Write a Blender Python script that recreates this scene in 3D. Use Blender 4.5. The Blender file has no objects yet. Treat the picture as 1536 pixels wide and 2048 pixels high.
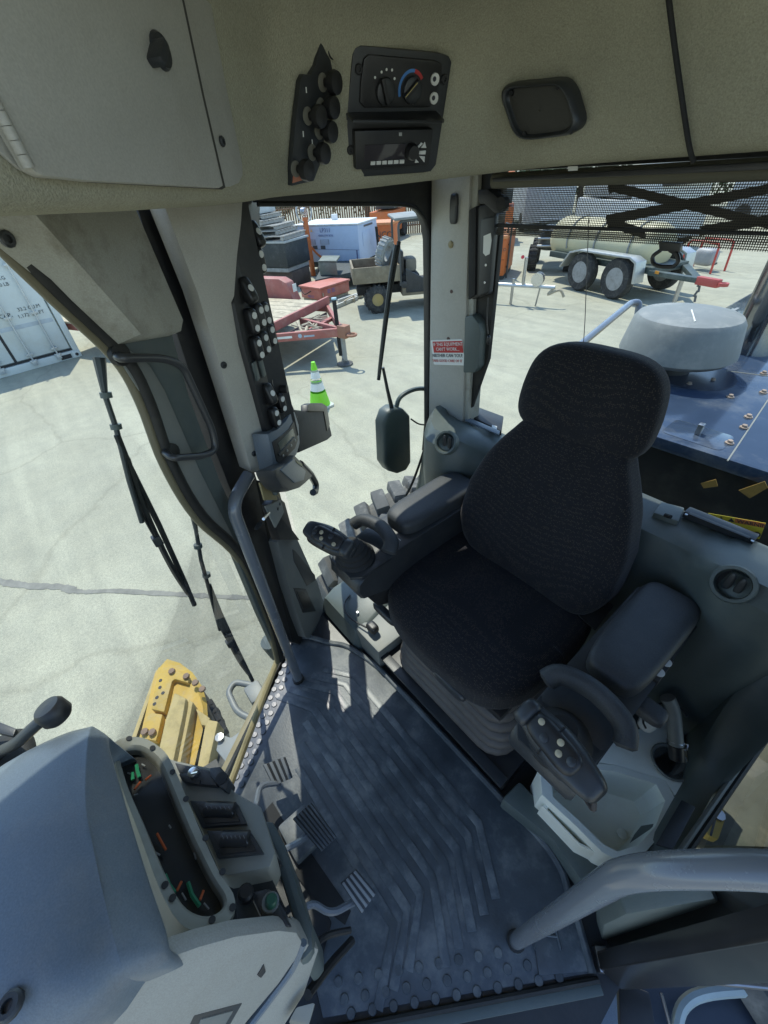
import bpy, bmesh, math, random
from mathutils import Vector as V, Matrix
random.seed(7)
R = math.radians
scene = bpy.context.scene
# ------------------------------------------------------------------ camera
FPX, CX, CY = 820.0, 768.0, 1024.0            # photograph is 1536 x 2048
CAMZ = 1.65                                   # above the cab floor (z = 0)
GZ = -1.30                                    # the yard, below the cab floor
_n = V((845-CX, 2000-CY, FPX)).normalized()
_d = V((-70-CX, 430-CY, FPX)); _d = (_d - _n*_d.dot(_n)).normalized()
AX, AZ = _d, -_n
AY = AZ.cross(AX)
C0 = V((0, 0, CAMZ))
cd = bpy.data.cameras.new('camera'); cam = bpy.data.objects.new('camera', cd)
scene.collection.objects.link(cam); scene.camera = cam
cd.sensor_fit = 'VERTICAL'; cd.sensor_height = 36; cd.lens = 36*FPX/2048
cd.clip_start = .02; cd.clip_end = 600
_m = Matrix(((AX.x, -AX.y, -AX.z), (AY.x, -AY.y, -AY.z), (AZ.x, -AZ.y, -AZ.z)))
cam.matrix_world = Matrix.Translation(C0) @ _m.to_4x4()
# ------------------------------------------------------------------ light
SUN_AZ, SUN_EL = R(70), R(63)                 # azimuth from -y towards +x
sdir = V((math.sin(SUN_AZ)*math.cos(SUN_EL), -math.cos(SUN_AZ)*math.cos(SUN_EL), math.sin(SUN_EL)))
w = bpy.data.worlds.new('World'); scene.world = w; w.use_nodes = True
nt = w.node_tree; nt.nodes.clear()
sky = nt.nodes.new('ShaderNodeTexSky'); sky.sky_type = 'NISHITA'; sky.sun_disc = False
sky.sun_elevation = SUN_EL; sky.sun_rotation = math.atan2(sdir.x, sdir.y)
sky.air_density = 1.0; sky.dust_density = .3; sky.ozone_density = 1.8
bg = nt.nodes.new('ShaderNodeBackground'); bg.inputs[1].default_value = .15
wo = nt.nodes.new('ShaderNodeOutputWorld')
nt.links.new(sky.outputs[0], bg.inputs[0]); nt.links.new(bg.outputs[0], wo.inputs[0])
sl = bpy.data.lights.new('sun', 'SUN'); sl.energy = 2.2; sl.angle = R(.53); sl.color = (1, .95, .86)
so = bpy.data.objects.new('sun', sl); scene.collection.objects.link(so)
so.rotation_euler = (-sdir).to_track_quat('-Z', 'Y').to_euler(); so.location = (3, -1, 6)
scene.view_settings.view_transform = 'Standard'; scene.view_settings.look = 'None'
scene.view_settings.exposure = 1.2; scene.view_settings.gamma = 1
scene.render.engine = 'CYCLES'
scene.cycles.max_bounces = 10; scene.cycles.diffuse_bounces = 5; scene.cycles.transparent_max_bounces = 16
scene.cycles.caustics_reflective = False; scene.cycles.caustics_refractive = False
scene.render.resolution_x, scene.render.resolution_y = 768, 1024
# ------------------------------------------------------------------ pixel -> place
def ray(px, py):
    v = V((px-CX, py-CY, FPX)); return V((v.dot(AX), v.dot(AY), v.dot(AZ)))
def Zp(px, py, z): r = ray(px, py); return C0 + r*((z-CAMZ)/r.z)
def Xp(px, py, x): r = ray(px, py); return C0 + r*(x/r.x)
def Yp(px, py, y): r = ray(px, py); return C0 + r*(y/r.y)
def Pp(px, py, n, d):
    r = ray(px, py); return C0 + r*((d-n.dot(C0))/n.dot(r))
def Gp(px, py): return Zp(px, py, GZ)
def proj(p):
    v = V(p)-C0; c = AX*v.x + AY*v.y + AZ*v.z
    return CX+FPX*c.x/c.z, CY+FPX*c.y/c.z
# ------------------------------------------------------------------ materials
MATS = {}
def M(name, col, rough=.5, metal=0., var=.12, vs=6., bump=0., bs=200., spec=.5, dirt=None, ds=3., coat=0., rv=.08, grain=0., gs=350.):
    if name in MATS: return MATS[name]
    m = bpy.data.materials.new(name); m.use_nodes = True; t = m.node_tree; N = t.nodes; L = t.links
    b = N['Principled BSDF']; b.inputs['Roughness'].default_value = rough; b.inputs['Metallic'].default_value = metal
    b.inputs['Specular IOR Level'].default_value = spec; b.inputs['Coat Weight'].default_value = coat
    tc = N.new('ShaderNodeTexCoord')
    nz = N.new('ShaderNodeTexNoise'); nz.inputs['Scale'].default_value = vs; nz.inputs['Detail'].default_value = 6; nz.inputs['Roughness'].default_value = .65
    L.new(tc.outputs['Object'], nz.inputs['Vector'])
    mx = N.new('ShaderNodeMix'); mx.data_type = 'RGBA'
    mx.inputs['A'].default_value = (*[c*(1-var) for c in col], 1); mx.inputs['B'].default_value = (*[min(1, c*(1+var)) for c in col], 1)
    rp = N.new('ShaderNodeValToRGB'); rp.color_ramp.elements[0].position = .3; rp.color_ramp.elements[1].position = .7
    L.new(nz.outputs['Fac'], rp.inputs['Fac']); L.new(rp.outputs['Color'], mx.inputs['Factor'])
    out = mx.outputs['Result']
    if dirt:
        n2 = N.new('ShaderNodeTexNoise'); n2.inputs['Scale'].default_value = ds; n2.inputs['Detail'].default_value = 9; n2.inputs['Roughness'].default_value = .72
        L.new(tc.outputs['Object'], n2.inputs['Vector'])
        r2 = N.new('ShaderNodeValToRGB'); r2.color_ramp.elements[0].position = .49; r2.color_ramp.elements[1].position = .72
        L.new(n2.outputs['Fac'], r2.inputs['Fac'])
        ml = N.new('ShaderNodeMath'); ml.operation = 'MULTIPLY'; ml.inputs[1].default_value = dirt[3] if len(dirt) > 3 else .6
        L.new(r2.outputs['Color'], ml.inputs[0])
        m2 = N.new('ShaderNodeMix'); m2.data_type = 'RGBA'; m2.inputs['B'].default_value = (*dirt[:3], 1)
        L.new(ml.outputs[0], m2.inputs['Factor']); L.new(out, m2.inputs['A']); out = m2.outputs['Result']
    if grain:
        ng = N.new('ShaderNodeTexNoise'); ng.inputs['Scale'].default_value = gs; ng.inputs['Detail'].default_value = 2; L.new(tc.outputs['Object'], ng.inputs['Vector'])
        rg_ = N.new('ShaderNodeValToRGB'); e = rg_.color_ramp.elements; e[0].position = .3; e[1].position = .7
        e[0].color = (1-grain,)*3+(1,); e[1].color = (1+grain,)*3+(1,); L.new(ng.outputs['Fac'], rg_.inputs['Fac'])
        mg = N.new('ShaderNodeMix'); mg.data_type = 'RGBA'; mg.blend_type = 'MULTIPLY'; mg.inputs['Factor'].default_value = 1
        L.new(out, mg.inputs['A']); L.new(rg_.outputs['Color'], mg.inputs['B']); out = mg.outputs['Result']
    L.new(out, b.inputs['Base Color'])
    mr = N.new('ShaderNodeMapRange'); mr.inputs['To Min'].default_value = max(.02, rough-rv); mr.inputs['To Max'].default_value = min(1, rough+rv)
    L.new(nz.outputs['Fac'], mr.inputs['Value']); L.new(mr.outputs['Result'], b.inputs['Roughness'])
    if bump:
        n3 = N.new('ShaderNodeTexNoise'); n3.inputs['Scale'].default_value = bs; n3.inputs['Detail'].default_value = 3
        L.new(tc.outputs['Object'], n3.inputs['Vector'])
        bp = N.new('ShaderNodeBump'); bp.inputs['Strength'].default_value = bump; bp.inputs['Distance'].default_value = .002
        L.new(n3.outputs['Fac'], bp.inputs['Height']); L.new(bp.outputs['Normal'], b.inputs['Normal'])
    MATS[name] = m; return m
def glass(name, tint, spec=1.0, rough=.0):
    m = bpy.data.materials.new(name); m.use_nodes = True; t = m.node_tree; N = t.nodes; L = t.links
    N.remove(N['Principled BSDF']); o = N['Material Output']
    tr = N.new('ShaderNodeBsdfTransparent'); tr.inputs[0].default_value = (*tint, 1)
    gl = N.new('ShaderNodeBsdfGlossy'); gl.inputs['Roughness'].default_value = rough
    fr = N.new('ShaderNodeFresnel'); fr.inputs[0].default_value = 1.25
    ml = N.new('ShaderNodeMath'); ml.operation = 'MULTIPLY'; ml.inputs[1].default_value = spec
    ms = N.new('ShaderNodeMixShader')
    L.new(fr.outputs[0], ml.inputs[0]); L.new(ml.outputs[0], ms.inputs[0]); L.new(tr.outputs[0], ms.inputs[1]); L.new(gl.outputs[0], ms.inputs[2])
    L.new(ms.outputs[0], o.inputs[0]); MATS[name] = m; return m
def fabric(name, dark, light, sc=170., thr=.66):
    m = bpy.data.materials.new(name); m.use_nodes = True; t = m.node_tree; N = t.nodes; L = t.links
    b = N['Principled BSDF']; b.inputs['Roughness'].default_value = .92; b.inputs['Specular IOR Level'].default_value = .15
    b.inputs['Sheen Weight'].default_value = .1
    tc = N.new('ShaderNodeTexCoord'); vo = N.new('ShaderNodeTexVoronoi'); vo.inputs['Scale'].default_value = sc; vo.inputs['Randomness'].default_value = .3
    L.new(tc.outputs['Object'], vo.inputs['Vector'])
    sp = N.new('ShaderNodeSeparateColor'); L.new(vo.outputs['Color'], sp.inputs[0])
    gt = N.new('ShaderNodeMath'); gt.operation = 'GREATER_THAN'; gt.inputs[1].default_value = thr; L.new(sp.outputs[0], gt.inputs[0])
    lt = N.new('ShaderNodeMath'); lt.operation = 'LESS_THAN'; lt.inputs[1].default_value = .38; L.new(vo.outputs['Distance'], lt.inputs[0])
    mu = N.new('ShaderNodeMath'); mu.operation = 'MULTIPLY'; L.new(gt.outputs[0], mu.inputs[0]); L.new(lt.outputs[0], mu.inputs[1])
    ns = N.new('ShaderNodeTexNoise'); ns.inputs['Scale'].default_value = 5; ns.inputs['Detail'].default_value = 5; L.new(tc.outputs['Object'], ns.inputs['Vector'])
    m1 = N.new('ShaderNodeMix'); m1.data_type = 'RGBA'; m1.inputs['A'].default_value = (*[c*.75 for c in dark], 1); m1.inputs['B'].default_value = (*[c*1.3 for c in dark], 1)
    L.new(ns.outputs['Fac'], m1.inputs['Factor'])
    mx = N.new('ShaderNodeMix'); mx.data_type = 'RGBA'; mx.inputs['B'].default_value = (*light, 1)
    L.new(mu.outputs[0], mx.inputs['Factor']); L.new(m1.outputs['Result'], mx.inputs['A']); L.new(mx.outputs['Result'], b.inputs['Base Color'])
    bp = N.new('ShaderNodeBump'); bp.inputs['Strength'].default_value = .6; bp.inputs['Distance'].default_value = .0015; bp.invert = True
    L.new(vo.outputs['Distance'], bp.inputs['Height']); L.new(bp.outputs['Normal'], b.inputs['Normal'])
    MATS[name] = m; return m
def concrete():
    m = bpy.data.materials.new('yard_concrete'); m.use_nodes = True; t = m.node_tree; N = t.nodes; L = t.links
    b = N['Principled BSDF']; b.inputs['Roughness'].default_value = .9
    tc = N.new('ShaderNodeTexCoord')
    def noise(s, d=8, r=.6):
        n = N.new('ShaderNodeTexNoise'); n.inputs['Scale'].default_value = s; n.inputs['Detail'].default_value = d; n.inputs['Roughness'].default_value = r
        L.new(tc.outputs['Object'], n.inputs['Vector']); return n.outputs['Fac']
    def ramp(f, a, bb, c0, c1):
        r = N.new('ShaderNodeValToRGB'); e = r.color_ramp.elements; e[0].position = a; e[1].position = bb; e[0].color = (*c0, 1); e[1].color = (*c1, 1)
        L.new(f, r.inputs['Fac']); return r.outputs['Color']
    def mul(a, c):
        x = N.new('ShaderNodeMix'); x.data_type = 'RGBA'; x.blend_type = 'MULTIPLY'; x.inputs['Factor'].default_value = 1
        L.new(a, x.inputs['A']); L.new(c, x.inputs['B']); return x.outputs['Result']
    c = ramp(noise(.45, 9, .62), .3, .72, (.335, .325, .25), (.435, .425, .335))
    c = mul(c, ramp(noise(3.5, 8, .7), .3, .7, (.84, .85, .86), (1.06, 1.05, 1.03)))
    c = mul(c, ramp(noise(45, 4, .7), .3, .66, (.80, .80, .80), (1.1, 1.1, 1.08)))
    c = mul(c, ramp(noise(160, 2, .6), .36, .62, (.78, .78, .78), (1.12, 1.12, 1.1)))
    # pale scuffed sweeps left by tyres turning
    mp = N.new('ShaderNodeMapping'); mp.inputs['Rotation'].default_value = (0, 0, R(38)); mp.inputs['Scale'].default_value = (.25, 3.2, 1)
    L.new(tc.outputs['Object'], mp.inputs['Vector'])
    ws = N.new('ShaderNodeTexNoise'); ws.inputs['Scale'].default_value = 1.1; ws.inputs['Detail'].default_value = 7; ws.inputs['Distortion'].default_value = .6
    L.new(mp.outputs[0], ws.inputs['Vector'])
    c = mul(c, ramp(ws.outputs['Fac'], .35, .7, (.93, .93, .93), (1.1, 1.1, 1.09)))
    # hairline cracks
    vo = N.new('ShaderNodeTexVoronoi'); vo.feature = 'DISTANCE_TO_EDGE'; vo.inputs['Scale'].default_value = .33
    nd = N.new('ShaderNodeTexNoise'); nd.inputs['Scale'].default_value = 1.6; nd.inputs['Detail'].default_value = 6
    L.new(tc.outputs['Object'], nd.inputs['Vector'])
    ad = N.new('ShaderNodeMix'); ad.data_type = 'VECTOR'; ad.inputs['Factor'].default_value = .28
    L.new(tc.outputs['Object'], ad.inputs['A']); L.new(nd.outputs['Color'], ad.inputs['B']); L.new(ad.outputs['Result'], vo.inputs['Vector'])
    c = mul(c, ramp(vo.outputs['Distance'], .001, .006, (.86, .855, .845), (1, 1, 1)))
    L.new(c, b.inputs['Base Color'])
    bp = N.new('ShaderNodeBump'); bp.inputs['Strength'].default_value = .35; bp.inputs['Distance'].default_value = .01
    L.new(noise(60, 5, .7), bp.inputs['Height']); L.new(bp.outputs['Normal'], b.inputs['Normal'])
    return m
def meshcloth():
    m = bpy.data.materials.new('perforated_shade_cloth'); m.use_nodes = True; t = m.node_tree; N = t.nodes; L = t.links
    b = N['Principled BSDF']; b.inputs['Base Color'].default_value = (.05, .045, .035, 1); b.inputs['Roughness'].default_value = .8
    tc = N.new('ShaderNodeTexCoord'); vo = N.new('ShaderNodeTexVoronoi'); vo.voronoi_dimensions = '2D'; vo.inputs['Scale'].default_value = 230; vo.inputs['Randomness'].default_value = .0
    sx = N.new('ShaderNodeSeparateXYZ'); cx_ = N.new('ShaderNodeCombineXYZ')
    L.new(tc.outputs['Object'], sx.inputs[0]); L.new(sx.outputs['X'], cx_.inputs['X']); L.new(sx.outputs['Z'], cx_.inputs['Y']); L.new(cx_.outputs[0], vo.inputs['Vector'])
    lt = N.new('ShaderNodeMath'); lt.operation = 'LESS_THAN'; lt.inputs[1].default_value = .36; L.new(vo.outputs['Distance'], lt.inputs[0])
    tr = N.new('ShaderNodeBsdfTransparent'); ms = N.new('ShaderNodeMixShader')
    L.new(lt.outputs[0], ms.inputs[0]); L.new(b.outputs[0], ms.inputs[1]); L.new(tr.outputs[0], ms.inputs[2]); L.new(ms.outputs[0], N['Material Output'].inputs[0])
    return m
def planks(name, base):   # weathered timber
    m = M(name, base, .85, var=.3, vs=9, bump=.5, bs=60, dirt=(.16, .14, .11, .5), ds=4); return m

headcloth = M('headliner_cloth', (.37, .355, .265), .95, var=.10, vs=4, bump=.8, bs=420, spec=.15, grain=.14, gs=380)
beige = M('beige_trim_plastic', grain=.10, gs=420, col= (.36, .355, .305), rough=.6, var=.06, vs=8, bump=.12, bs=500, dirt=(.15, .13, .09, .7), ds=11)
beige2 = M('painted_panel', grain=.08, gs=420, col= (.40, .39, .345), rough=.5, var=.04, vs=5, bump=.10, bs=420, dirt=(.2, .17, .12, .25), ds=7)
grey = M('grey_green_plastic', (.085, .106, .102), .46, var=.08, vs=5, bump=.16, bs=420, dirt=(.22, .20, .16, .22), ds=5)
greyl = M('pale_grey_plastic', (.175, .185, .172), .5, var=.08, vs=5, bump=.12, bs=420, dirt=(.3, .26, .2, .3), ds=5)
dashm = M('dash_cowl_plastic', grain=.10, gs=420, col= (.125, .155, .185), rough=.38, var=.06, vs=3, bump=.14, bs=500, dirt=(.26, .25, .22, .4), ds=5)
dashl = M('lower_dash_plastic', grain=.10, gs=420, col= (.33, .325, .29), rough=.5, var=.06, vs=3, bump=.12, bs=500, dirt=(.2, .18, .14, .3), ds=6)
black = M('black_plastic', (.018, .018, .019), .42, var=.2, vs=7, bump=.1, bs=400, dirt=(.09, .085, .07, .3), ds=8)
blackm = M('matt_black_rubber', (.014, .014, .014), .75, var=.25, vs=9, bump=.15, bs=200, dirt=(.07, .065, .05, .35), ds=9)
bsat = M('satin_charcoal_plastic', (.032, .035, .038), .4, var=.15, vs=6, bump=.12, bs=420, dirt=(.1, .1, .09, .3), ds=9)
pad = M('charcoal_armrest_vinyl', grain=.2, gs=400, col= (.04, .044, .048), rough=.55, var=.12, vs=9, bump=.3, bs=500, dirt=(.1, .1, .1, .25), ds=9)
matr = M('floor_mat_rubber', (.075, .088, .098), .42, var=.35, vs=6, bump=.25, bs=160, dirt=(.24, .24, .22, .7), ds=6, rv=.15)
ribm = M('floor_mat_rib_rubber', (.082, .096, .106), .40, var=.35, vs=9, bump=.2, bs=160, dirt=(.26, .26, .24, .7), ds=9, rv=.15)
tubem = M('grey_painted_tube', (.14, .155, .175), .26, var=.04, vs=8, coat=.2)
tubed = M('dark_painted_tube', (.045, .047, .05), .3, var=.1, vs=8)
seatf = fabric('seat_fabric', (.015, .0155, .019), (.045, .040, .035), 230., .5)
steel = M('scuffed_steel', (.42, .42, .42), .35, 1., var=.2, vs=12, dirt=(.2, .17, .14, .4))
alu = M('bright_metal', (.6, .6, .6), .28, 1., var=.1)
white = M('white_print', (.72, .72, .68), .5, var=.05)
cream = M('cream_tray_plastic', (.78, .79, .70), .42, var=.04, vs=4, dirt=(.5, .45, .33, .3), ds=6)
redp = M('red_print', (.45, .03, .03), .5); bluep = M('blue_print', (.06, .2, .5), .5)
yellowp = M('warning_yellow', (.75, .62, .05), .5, var=.05)
gold = M('tan_steel_post', (.30, .245, .12), .5, var=.15, vs=6, dirt=(.1, .085, .05, .5), ds=9)
seal = M('door_seal_rubber', (.012, .012, .011), .6, var=.3, vs=12, dirt=(.06, .055, .04, .4), ds=14)
catyel = M('yellow_machine_paint', (.60, .40, .075), .6, var=.15, vs=6, dirt=(.50, .40, .22, .85), ds=9, bump=.3, bs=40)
catyd = M('dusty_yellow_steel', (.56, .44, .19), .75, var=.3, vs=14, dirt=(.34, .27, .17, .8), ds=14, bump=.6, bs=40)
hoodm = M('black_hood_paint', (.035, .055, .095), .13, var=.15, vs=3, dirt=(.22, .22, .2, .5), ds=3, coat=.3)
hoodf = M('hood_front_paint', (.02, .02, .019), .3, var=.2, vs=4, dirt=(.09, .085, .07, .4), ds=5)
caps = M('grey_precleaner_plastic', (.20, .215, .21), .6, var=.12, vs=6, dirt=(.36, .35, .32, .6), ds=6, bump=.2, bs=90)
tyrem = M('dusty_tyre_rubber', (.10, .10, .095), .85, var=.25, vs=8, dirt=(.32, .30, .26, .8), ds=4, bump=.4, bs=70)
tyreb = M('tyre_rubber', (.035, .035, .034), .85, var=.3, vs=10, dirt=(.16, .15, .13, .7), ds=9, bump=.3, bs=60)
pane = glass('window_glass', (.86, .91, .88), .35); paned = glass('gauge_lens', (.9, .9, .9), 1.2, .08)
darkpane = glass('dark_door_glass', (.25, .26, .24), 1.6)
shadem = meshcloth(); concm = concrete()
tube_roll = M('shade_roll_cloth', (.12, .115, .085), .85, var=.1, bump=.4, bs=300)
# ------------------------------------------------------------------ mesh helpers
COL = scene.collection
def wloc(o):
    p = V((0, 0, 0))
    while o: p += V(o.location); o = o.parent
    return p
def tag(o, label=None, cat=None, group=None, kind=None):
    if label: o['label'] = label
    if cat: o['category'] = cat
    if group: o['group'] = group
    if kind: o['kind'] = kind
    return o
def thing(name, loc, label, cat, group=None):
    o = bpy.data.objects.new(name, None); o.empty_display_size = .05; COL.objects.link(o); o.location = loc
    return tag(o, label, cat, group)
def add(name, vs, fs, mat, parent=None, smooth=False, bevel=0., bseg=2, sub=0, sharp=42):
    vs = [V(v) for v in vs]
    if parent is not None: org = V((0, 0, 0)); base = wloc(parent)
    else:
        lo = [min(v[i] for v in vs) for i in range(3)]; hi = [max(v[i] for v in vs) for i in range(3)]
        org = V(((lo[0]+hi[0])/2, (lo[1]+hi[1])/2, lo[2])); base = org
    bm = bmesh.new(); bv = [bm.verts.new(v-base) for v in vs]
    for f in fs:
        try: bm.faces.new([bv[i] for i in f])
        except ValueError: pass
    bmesh.ops.recalc_face_normals(bm, faces=bm.faces)
    if bevel:
        es = [e for e in bm.edges if len(e.link_faces) == 2 and e.calc_face_angle(0) > .5]
        bmesh.ops.bevel(bm, geom=es, offset=bevel, segments=bseg, affect='EDGES', profile=.6, clamp_overlap=True)
    me = bpy.data.meshes.new(name); bm.to_mesh(me); bm.free()
    if smooth or bevel:
        for p in me.polygons: p.use_smooth = True
        if not (smooth == 'all'):
            me.set_sharp_from_angle(angle=R(sharp))
    me.materials.append(mat)
    o = bpy.data.objects.new(name, me); COL.objects.link(o); o.location = org
    if parent is not None: o.parent = parent
    if sub:
        s = o.modifiers.new('sub', 'SUBSURF'); s.levels = sub; s.render_levels = sub
    return o
def slab(name, pts, off, mat, parent=None, bevel=.003, **k):
    pts = [V(p) for p in pts]; off = V(off); n = len(pts)
    vs = pts + [p+off for p in pts]
    fs = [tuple(range(n)), tuple(range(2*n-1, n-1, -1))] + [(i, (i+1) % n, n+(i+1) % n, n+i) for i in range(n)]
    return add(name, vs, fs, mat, parent, bevel=bevel, **k)
def fr(ux, uy=None):
    """orthonormal axes from a first direction and a rough second one"""
    a = V(ux).normalized(); b = V(uy) if uy is not None else V((0, 0, 1)); b = (b-a*b.dot(a)).normalized(); return a, b, a.cross(b)
WORLD = (V((1, 0, 0)), V((0, 1, 0)), V((0, 0, 1)))
def box(name, c, s, mat, parent=None, ax=WORLD, bevel=.004, taper=1., **k):
    c = V(c); vs = []
    for z in (-1, 1):
        t = taper if z > 0 else 1.
        for x, y in ((-1, -1), (1, -1), (1, 1), (-1, 1)):
            vs.append(c + ax[0]*(x*s[0]/2*t) + ax[1]*(y*s[1]/2*t) + ax[2]*(z*s[2]/2))
    fs = [(0, 1, 2, 3), (7, 6, 5, 4)] + [(i, (i+1) % 4, 4+(i+1) % 4, 4+i) for i in range(4)]
    return add(name, vs, fs, mat, parent, bevel=bevel, **k)
def crom(pts, n=6, closed=False):
    pts = [V(p) for p in pts]; out = []; m = len(pts); rng = range(m if closed else m-1)
    for i in rng:
        g = lambda j: pts[j % m] if closed else pts[max(0, min(m-1, j))]
        p0, p1, p2, p3 = g(i-1), g(i), g(i+1), g(i+2)
        for k in range(n):
            t = k/n
            out.append(.5*((2*p1)+(-p0+p2)*t+(2*p0-5*p1+4*p2-p3)*t*t+(-p0+3*p1-3*p2+p3)*t**3))
    if not closed: out.append(pts[-1])
    return out
def arcpath(pts, r, n=5):
    """polyline with rounded corners of radius r"""
    pts = [V(p) for p in pts]; out = [pts[0]]
    for i in range(1, len(pts)-1):
        a, b, c = pts[i-1], pts[i], pts[i+1]; d1 = (a-b); d2 = (c-b); rr = min(r, d1.length*.45, d2.length*.45)
        p, q = b+d1.normalized()*rr, b+d2.normalized()*rr
        for k in range(n+1):
            t = k/n; out.append(p*(1-t)**2+b*2*t*(1-t)+q*t*t)
    out.append(pts[-1]); return out
def loft(name, rings, mat, parent=None, closed=True, caps=True, smooth=True, **k):
    n = len(rings[0]); vs = [p for r in rings for p in r]; fs = []
    for i in range(len(rings)-1):
        for j in range(n if closed else n-1):
            a, b = i*n+j, i*n+(j+1) % n; fs.append((a, b, b+n, a+n))
    if caps and closed: fs += [tuple(range(n-1, -1, -1)), tuple(range((len(rings)-1)*n, len(rings)*n))]
    return add(name, vs, fs, mat, parent, smooth=smooth, **k)
def tube(name, path, r, mat, parent=None, seg=10, flat=1., **k):
    path = [V(p) for p in path]; rings = []; t = (path[1]-path[0]).normalized()
    u = t.orthogonal().normalized(); rs = r if isinstance(r, (list, tuple)) else [r]*len(path)
    for i, p in enumerate(path):
        t = (path[min(i+1, len(path)-1)]-path[max(i-1, 0)]).normalized()
        u = (u-t*u.dot(t)).normalized(); v = t.cross(u)
        rings.append([p+(u*math.cos(2*math.pi*j/seg)+v*math.sin(2*math.pi*j/seg)*flat)*rs[i] for j in range(seg)])
    return loft(name, rings, mat, parent, **k)
def lathe(name, prof, o, axis, mat, parent=None, seg=20, **k):
    o = V(o); a = V(axis).normalized(); u = a.orthogonal().normalized(); v = a.cross(u)
    rings = [[o+a*h+(u*math.cos(2*math.pi*j/seg)+v*math.sin(2*math.pi*j/seg))*max(r, 1e-4) for j in range(seg)] for r, h in prof]
    return loft(name, rings, mat, parent, **k)
def pillow(name, c, s, mat, parent=None, ax=WORLD, e=.5, n=14, fn=None, **k):
    """rounded block: superellipsoid of side lengths s; fn deforms local coords"""
    vs, fs, idx = [], [], {}
    def vert(p):
        key = tuple(round(q, 5) for q in p)
        if key not in idx:
            d = V(p); l = (abs(d.x)**(2/e)+abs(d.y)**(2/e)+abs(d.z)**(2/e))**(e/2); d = d/l
            q = V((d.x*s[0]/2, d.y*s[1]/2, d.z*s[2]/2))
            if fn: q = V(fn(q))
            vs.append(V(c)+ax[0]*q.x+ax[1]*q.y+ax[2]*q.z); idx[key] = len(vs)-1
        return idx[key]
    g = [math.tan((i/n*2-1)*math.pi/4) for i in range(n+1)]
    for a in range(3):
        for sg in (-1, 1):
            for i in range(n):
                for j in range(n):
                    q = []
                    for (x, y) in ((g[i], g[j]), (g[i+1], g[j]), (g[i+1], g[j+1]), (g[i], g[j+1])):
                        p = [0, 0, 0]; p[a] = sg; p[(a+1) % 3] = x; p[(a+2) % 3] = y; q.append(vert(p))
                    fs.append(q)
    return add(name, vs, fs, mat, parent, smooth='all', **k)
def text(name, body, o, ux, uy, size, mat, parent=None, align='CENTER', ext=.0004, off=.0008):
    cu = bpy.data.curves.new('t', 'FONT'); cu.body = body; cu.size = size; cu.extrude = ext; cu.align_x = align; cu.align_y = 'CENTER'; cu.resolution_u = 2
    to = bpy.data.objects.new('t', cu); COL.objects.link(to)
    dg = bpy.context.evaluated_depsgraph_get(); me = bpy.data.meshes.new_from_object(to.evaluated_get(dg))
    bpy.data.objects.remove(to); a, b, c = fr(ux, uy)
    base = wloc(parent) if parent else V((0, 0, 0))
    for v in me.vertices: v.co = V(o)+a*v.co.x+b*v.co.y+c*(v.co.z+off)-base
    me.name = name; me.materials.clear(); me.materials.append(mat)
    ob = bpy.data.objects.new(name, me); COL.objects.link(ob)
    if parent: ob.parent = parent
    return ob
def rrect(w, h, r, n=4):
    """rounded rectangle outline in 2-D"""
    o = []
    for cx_, cy_, a0 in ((w/2-r, h/2-r, 0), (-w/2+r, h/2-r, 90), (-w/2+r, -h/2+r, 180), (w/2-r, -h/2+r, 270)):
        for k in range(n+1): a = R(a0+90*k/n); o.append((cx_+r*math.cos(a), cy_+r*math.sin(a)))
    return o
def plate(name, o, ux, uy, outline, th, mat, parent=None, bevel=.002, **k):
    """2-D outline lying in the (ux, uy) plane at o, thickened along the normal"""
    a, b, c = fr(ux, uy); pts = [V(o)+a*x+b*y for x, y in outline]
    return slab(name, pts, c*th, mat, parent, bevel=bevel, **k)
def screw(name, p, n, r, mat, parent):
    s = lathe(name, [(r, 0), (r, r*.35), (r*.8, r*.55), (r*.45, r*.55), (r*.4, r*.2), (.0001, r*.2)], p, n, mat, parent, seg=12); return s
# ================================================================== the yard and the cab shell
_g = [(-160, -160, GZ), (160, -160, GZ), (160, 160, GZ), (-160, 160, GZ)]
ground = add('ground', _g, [(0, 1, 2, 3)], concm); tag(ground, 'sunlit pale concrete yard around the machine', 'ground', kind='structure')
UP = V((0, 0, 1))
def struct(o): o['kind'] = 'structure'; return o
_fl = [(1.21, -.30), (.80, .24), (.78, .85), (.12, .85), (.10, .24), (-.31, -.30), (-.31, -1.28), (1.21, -1.28)]
cf = slab('cab_floor', [(x, y, -.10) for x, y in _fl], (0, 0, .096), bsat, bevel=0); tag(cf, 'dark steel floor pan of the cab beneath the rubber mat', 'floor', kind='structure')
# ---------------- floor mat
_mat = [(1.155, -.30), (1.12, -.345), (1.03, -.40), (.95, -.455), (.80, -.49), (.66, -.497), (.15, -.505), (.0, -.51), (-.08, -.495), (-.13, -.46), (-.175, -.43), (-.25, -.37), (.14, .215),
        (.20, .20), (.27, .10), (.62, .10), (.66, .26), (.76, .25)]
fm = thing('rubber_floor_mat', (.45, -.1, 0), 'dusty dark rubber floor mat with moulded ribs and round studs', 'floor mat')
slab('mat_sheet', [(x, y, -.003) for x, y in _mat], (0, 0, .011), matr, fm, bevel=.004)
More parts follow.
